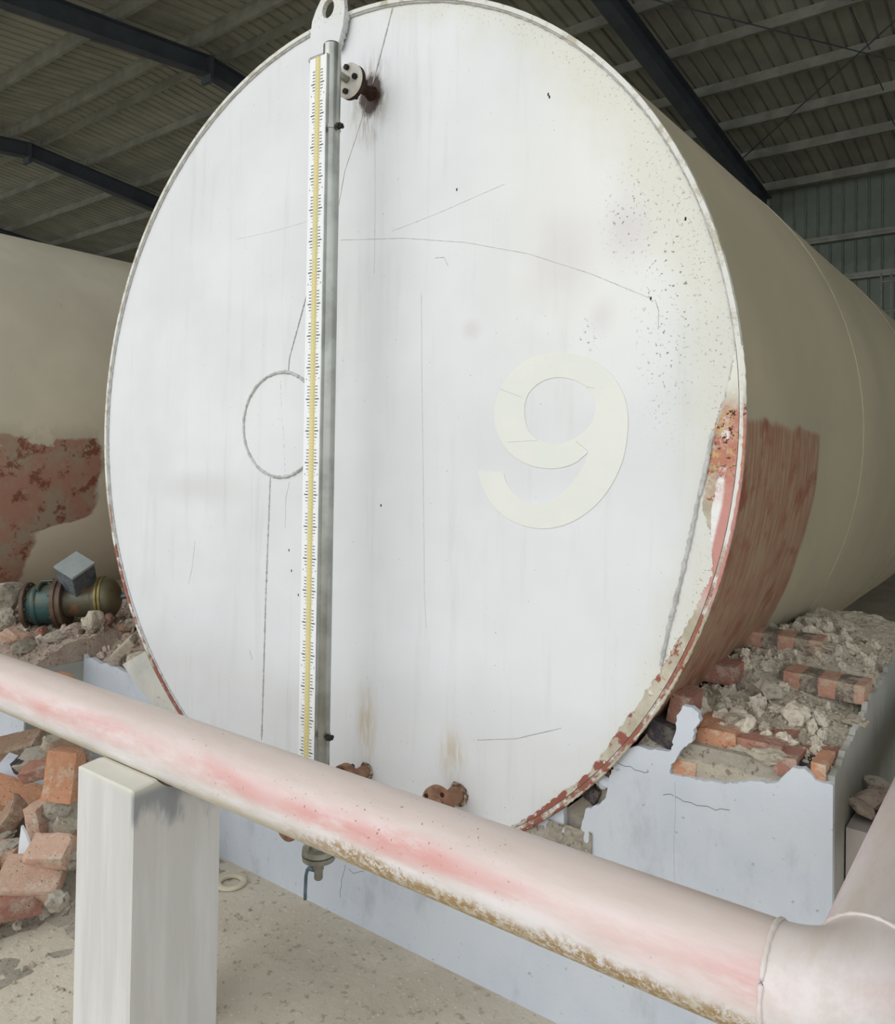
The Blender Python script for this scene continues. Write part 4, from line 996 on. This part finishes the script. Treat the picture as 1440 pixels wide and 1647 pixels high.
# ------------------------------------------------------------ front brick pile at lower left
# px, py, distance plane y, size, rotation, material, name, label
def rock(name, p, size, rot, mat, label, seed, brick=True, chip=.5, mortar=None):
    if brick:
        bm = brick_mesh(size, seed, chip, 6, .0035)
    else: bm = lump(seed, (size[0]/2, size[1]/2, size[2]/2), .12, 3, 11)
    o = obj(name, bm, mat); o.location = p; o.rotation_euler = rot; tag(o, label, 'brick' if name == 'brick' else 'mortar chunk')
    if mortar:
        bm = lump(seed+500, mortar[1], .2, 3, 6)
        for v in bm.verts: v.co += Vector(mortar[0])
        obj('mortar_crust', bm, M_mortar2, o, local=True)
    return o
D = radians
pile = [
 ('brick', (35, 1283), -.47, (.24, .115, .06), (D(38), D(16), D(40)), M_bo, 'large bright orange brick tilted across the middle of the pile', 1, .3, None),
 ('brick', (104, 1246), -.50, (.115, .075, .18), (D(-8), D(2), D(30)), M_bo, 'upright orange brick standing beside the pillar', 1, .3, None),
 ('brick', (66, 1315), -.55, (.06, .09, .115), (D(10), D(-6), D(20)), M_bp, 'small smooth pinkish half brick below the upright brick', 1, .5, None),
 ('brick', (82, 1369), -.60, (.15, .10, .06), (D(30), D(-4), D(30)), M_bp, 'dusty pink brick with its flat top showing, above the lowest brick', 1, .4, None),
 ('brick', (50, 1416), -.66, (.20, .15, .075), (D(22), D(6), D(48)), M_bp, 'big dusty brick lowest in the pile, grey burnt end at left', 1, .4, None),
 ('brick', (14, 1372), -.62, (.11, .09, .058), (D(10), D(-8), D(30)), M_bo, 'orange half brick with a mortar cap at the left edge', 1, .5, ((0, 0, .03), (.05, .045, .016))),
 ('brick', (-12, 1395), -.66, (.10, .08, .12), (D(4), 0, D(20)), M_br, 'dark red brick cut off by the left edge near the bottom', 1, .3, None),
 ('brick', (14, 1318), -.56, (.18, .09, .055), (D(50), D(-48), D(10)), M_bbr, 'dusty brown brick sloping down at the left edge', 1, .4, None),
 ('brick', (28, 1326), -.52, (.17, .05, .05), (D(40), D(-55), D(10)), M_mortar2, 'narrow grey slab wedged beside the sloping brown brick', 0, .4, None),
 ('brick', (22, 1201), -.38, (.24, .115, .055), (D(26), D(-14), D(34)), M_bbr, 'mortar-caked brick highest at the left edge with an orange face', 1, .4, ((-.01, -.03, -.028), (.12, .04, .018))),
 ('mortar_chunk', (84, 1200), -.42, (.12, .10, .12), (0, D(20), D(30)), M_mortar, 'pale square mortar chunk on top of the pile under the pipe', 0, .4, None),
 ('brick', (60, 1222), -.44, (.16, .10, .055), (D(30), D(-16), D(20)), M_mortar2, 'grey mortar-covered brick with a dark burnt end below the pale chunk', 1, .5, None),
 ('brick', (37, 1229), -.47, (.06, .06, .05), (D(20), D(-10), D(20)), M_bd, 'black burnt brick end in the upper pile', 1, .5, None),
 ('brick', (68, 1234), -.46, (.15, .09, .05), (D(25), D(-18), D(25)), M_br, 'dark red brick under the mortar-covered one', 1, .4, None),
 ('mortar_chunk', (92, 1290), -.52, (.13, .10, .13), (0, 0, D(20)), M_mortar2, 'rough mortar mass under the upright orange brick', 0, .4, None),
 ('mortar_chunk', (103, 1328), -.50, (.15, .11, .17), (0, D(12), D(20)), M_mortar, 'crumbly pale mortar block against the pillar side', 0, .4, None),
 ('brick', (106, 1352), -.52, (.09, .06, .035), (D(20), D(-6), D(30)), M_br, 'thin dark red brick edge under the crumbly mortar block', 1, .5, None),
 ('mortar_chunk', (56, 1345), -.54, (.12, .09, .09), (0, D(30), D(20)), M_bbr, 'brown broken lump behind the white curved shard', 0, .4, None),
 ('mortar_chunk', (112, 1383), -.56, (.10, .09, .08), (0, 0, D(20)), M_mortar2, 'grey crumbly lump at the foot of the pillar', 0, .4, None),
 ('mortar_chunk', (16, 1393), -.60, (.09, .06, .05), (0, 0, D(50)), M_pinkm, 'pinkish mortar lump between the two lowest bricks', 0, .4, None),
 ('brick', (112, 1213), -.40, (.14, .08, .05), (D(10), D(30), D(10)), M_bbr, 'brown brick half hidden under the pipe next to the pillar', 1, .4, None),
 ('mortar_chunk', (136, 1222), -.42, (.07, .06, .06), (0, 0, D(20)), M_pinkm, 'small pinkish stone between the pile top and the pillar', 0, .4, None),
 ('mortar_chunk', (5, 1345), -.58, (.12, .08, .05), (D(10), D(-20), D(20)), M_mortar2, 'flat grey mortar slab above the half brick at the left edge', 0, .4, None),
 ('brick', (14, 1452), -.74, (.20, .11, .06), (D(8), D(4), D(70)), M_br, 'red brick at the front foot of the pile', 1, .4, None),
 ('mortar_chunk', (90, 1450), -.70, (.09, .08, .06), (0, 0, 0), M_mortar2, 'grey lump at the front foot of the pile by the pillar', 0, .4, None),
]
for i, (nm, q, y, sz, rt, mt, lab, isb, chip, mo) in enumerate(pile):
    rock(nm, P(q[0], q[1], 1, y), sz, rt, mt, lab, 400+i, bool(isb) or nm == 'brick', chip, mo)
# pale slab and curved white shard
bm = new(); A = P(5, 1240, 1, -.46)
bm = brick_mesh((.26, .14, .016), 71, .3); o = obj('plaster_slab', bm, M_plaster); o.location = P(42, 1250, 1, -.43); o.rotation_euler = (D(35), D(14), D(30)); tag(o, 'grey plaster slab lying behind the large orange brick', 'plaster slab')
sh = [(34, 1328), (40, 1340), (48, 1360), (58, 1374), (56, 1384), (51, 1391), (28, 1386), (30, 1360)]
sv = [P(a, b, 1, -.64) for a, b in sh]; bm = new(); poly(bm, [(v.x, v.z) for v in sv], -.64, -.632); o = obj('plaster_shard', bm, M_white); tag(o, 'white curved shard standing between the bricks', 'shard')
# bed of small broken stuff under the pile
bm = new(); rows = []
for i in range(71):
    x = -2.2+i*(2.2-.42)/70; row = []
    for j in range(31):
        y = -.95+j*(.95-.28)/30 if x < XL else -.95+j*(.95-.01)/30
        if x >= XL: top_ = .24*max(0, 1-((y+.30)/.32)**2)*(1 if y < -.3 else .8)
        else: top_ = .26*max(0, 1-max(0, (-.3-y))/.36)
        if y > -.30 and x >= XL: top_ = .24*max(0, 1-((y+.30)/.28)**2)
        fade = min(1, max(0, (-.45-x)/.35)); 
        z_ = top_*fade
        if z_ > 0: z_ += noise.noise(Vector((x*14, y*14, 3)))*.03+noise.noise(Vector((x*40, y*40, 3)))*.014
        row.append(bm.verts.new((x, y, max(z_, -.01))))
    rows.append(row)
for a, b in zip(rows, rows[1:]):
    for j in range(30): bm.faces.new((a[j], a[j+1], b[j+1], b[j]))
o = obj('rubble_heap', bm, M_mortar2, kind='stuff'); tag(o, 'heap of crushed mortar and dust under the loose bricks at lower left', 'rubble')
rl = random.Random(31)
for i in range(70):
    x = rl.uniform(-1.6, -.45); y = rl.uniform(-.85, -.35); fade = min(1, max(0, (-.45-x)/.35)); zg = .24*max(0, 1-((y+.30)/.32)**2)*fade
    s = rl.uniform(.010, .026)
    o = bpy.data.objects.new('rubble_lump', lm2[i % 6]); COL.objects.link(o); o.location = (x, y, zg+s*.4); o.rotation_euler = (rl.random()*6, rl.random()*6, 0); o.scale = (s*1.3, s, s*.8)
    tag(o, 'small lump filling the gaps of the brick pile at lower left', 'rubble', 'small lumps in the front brick pile')
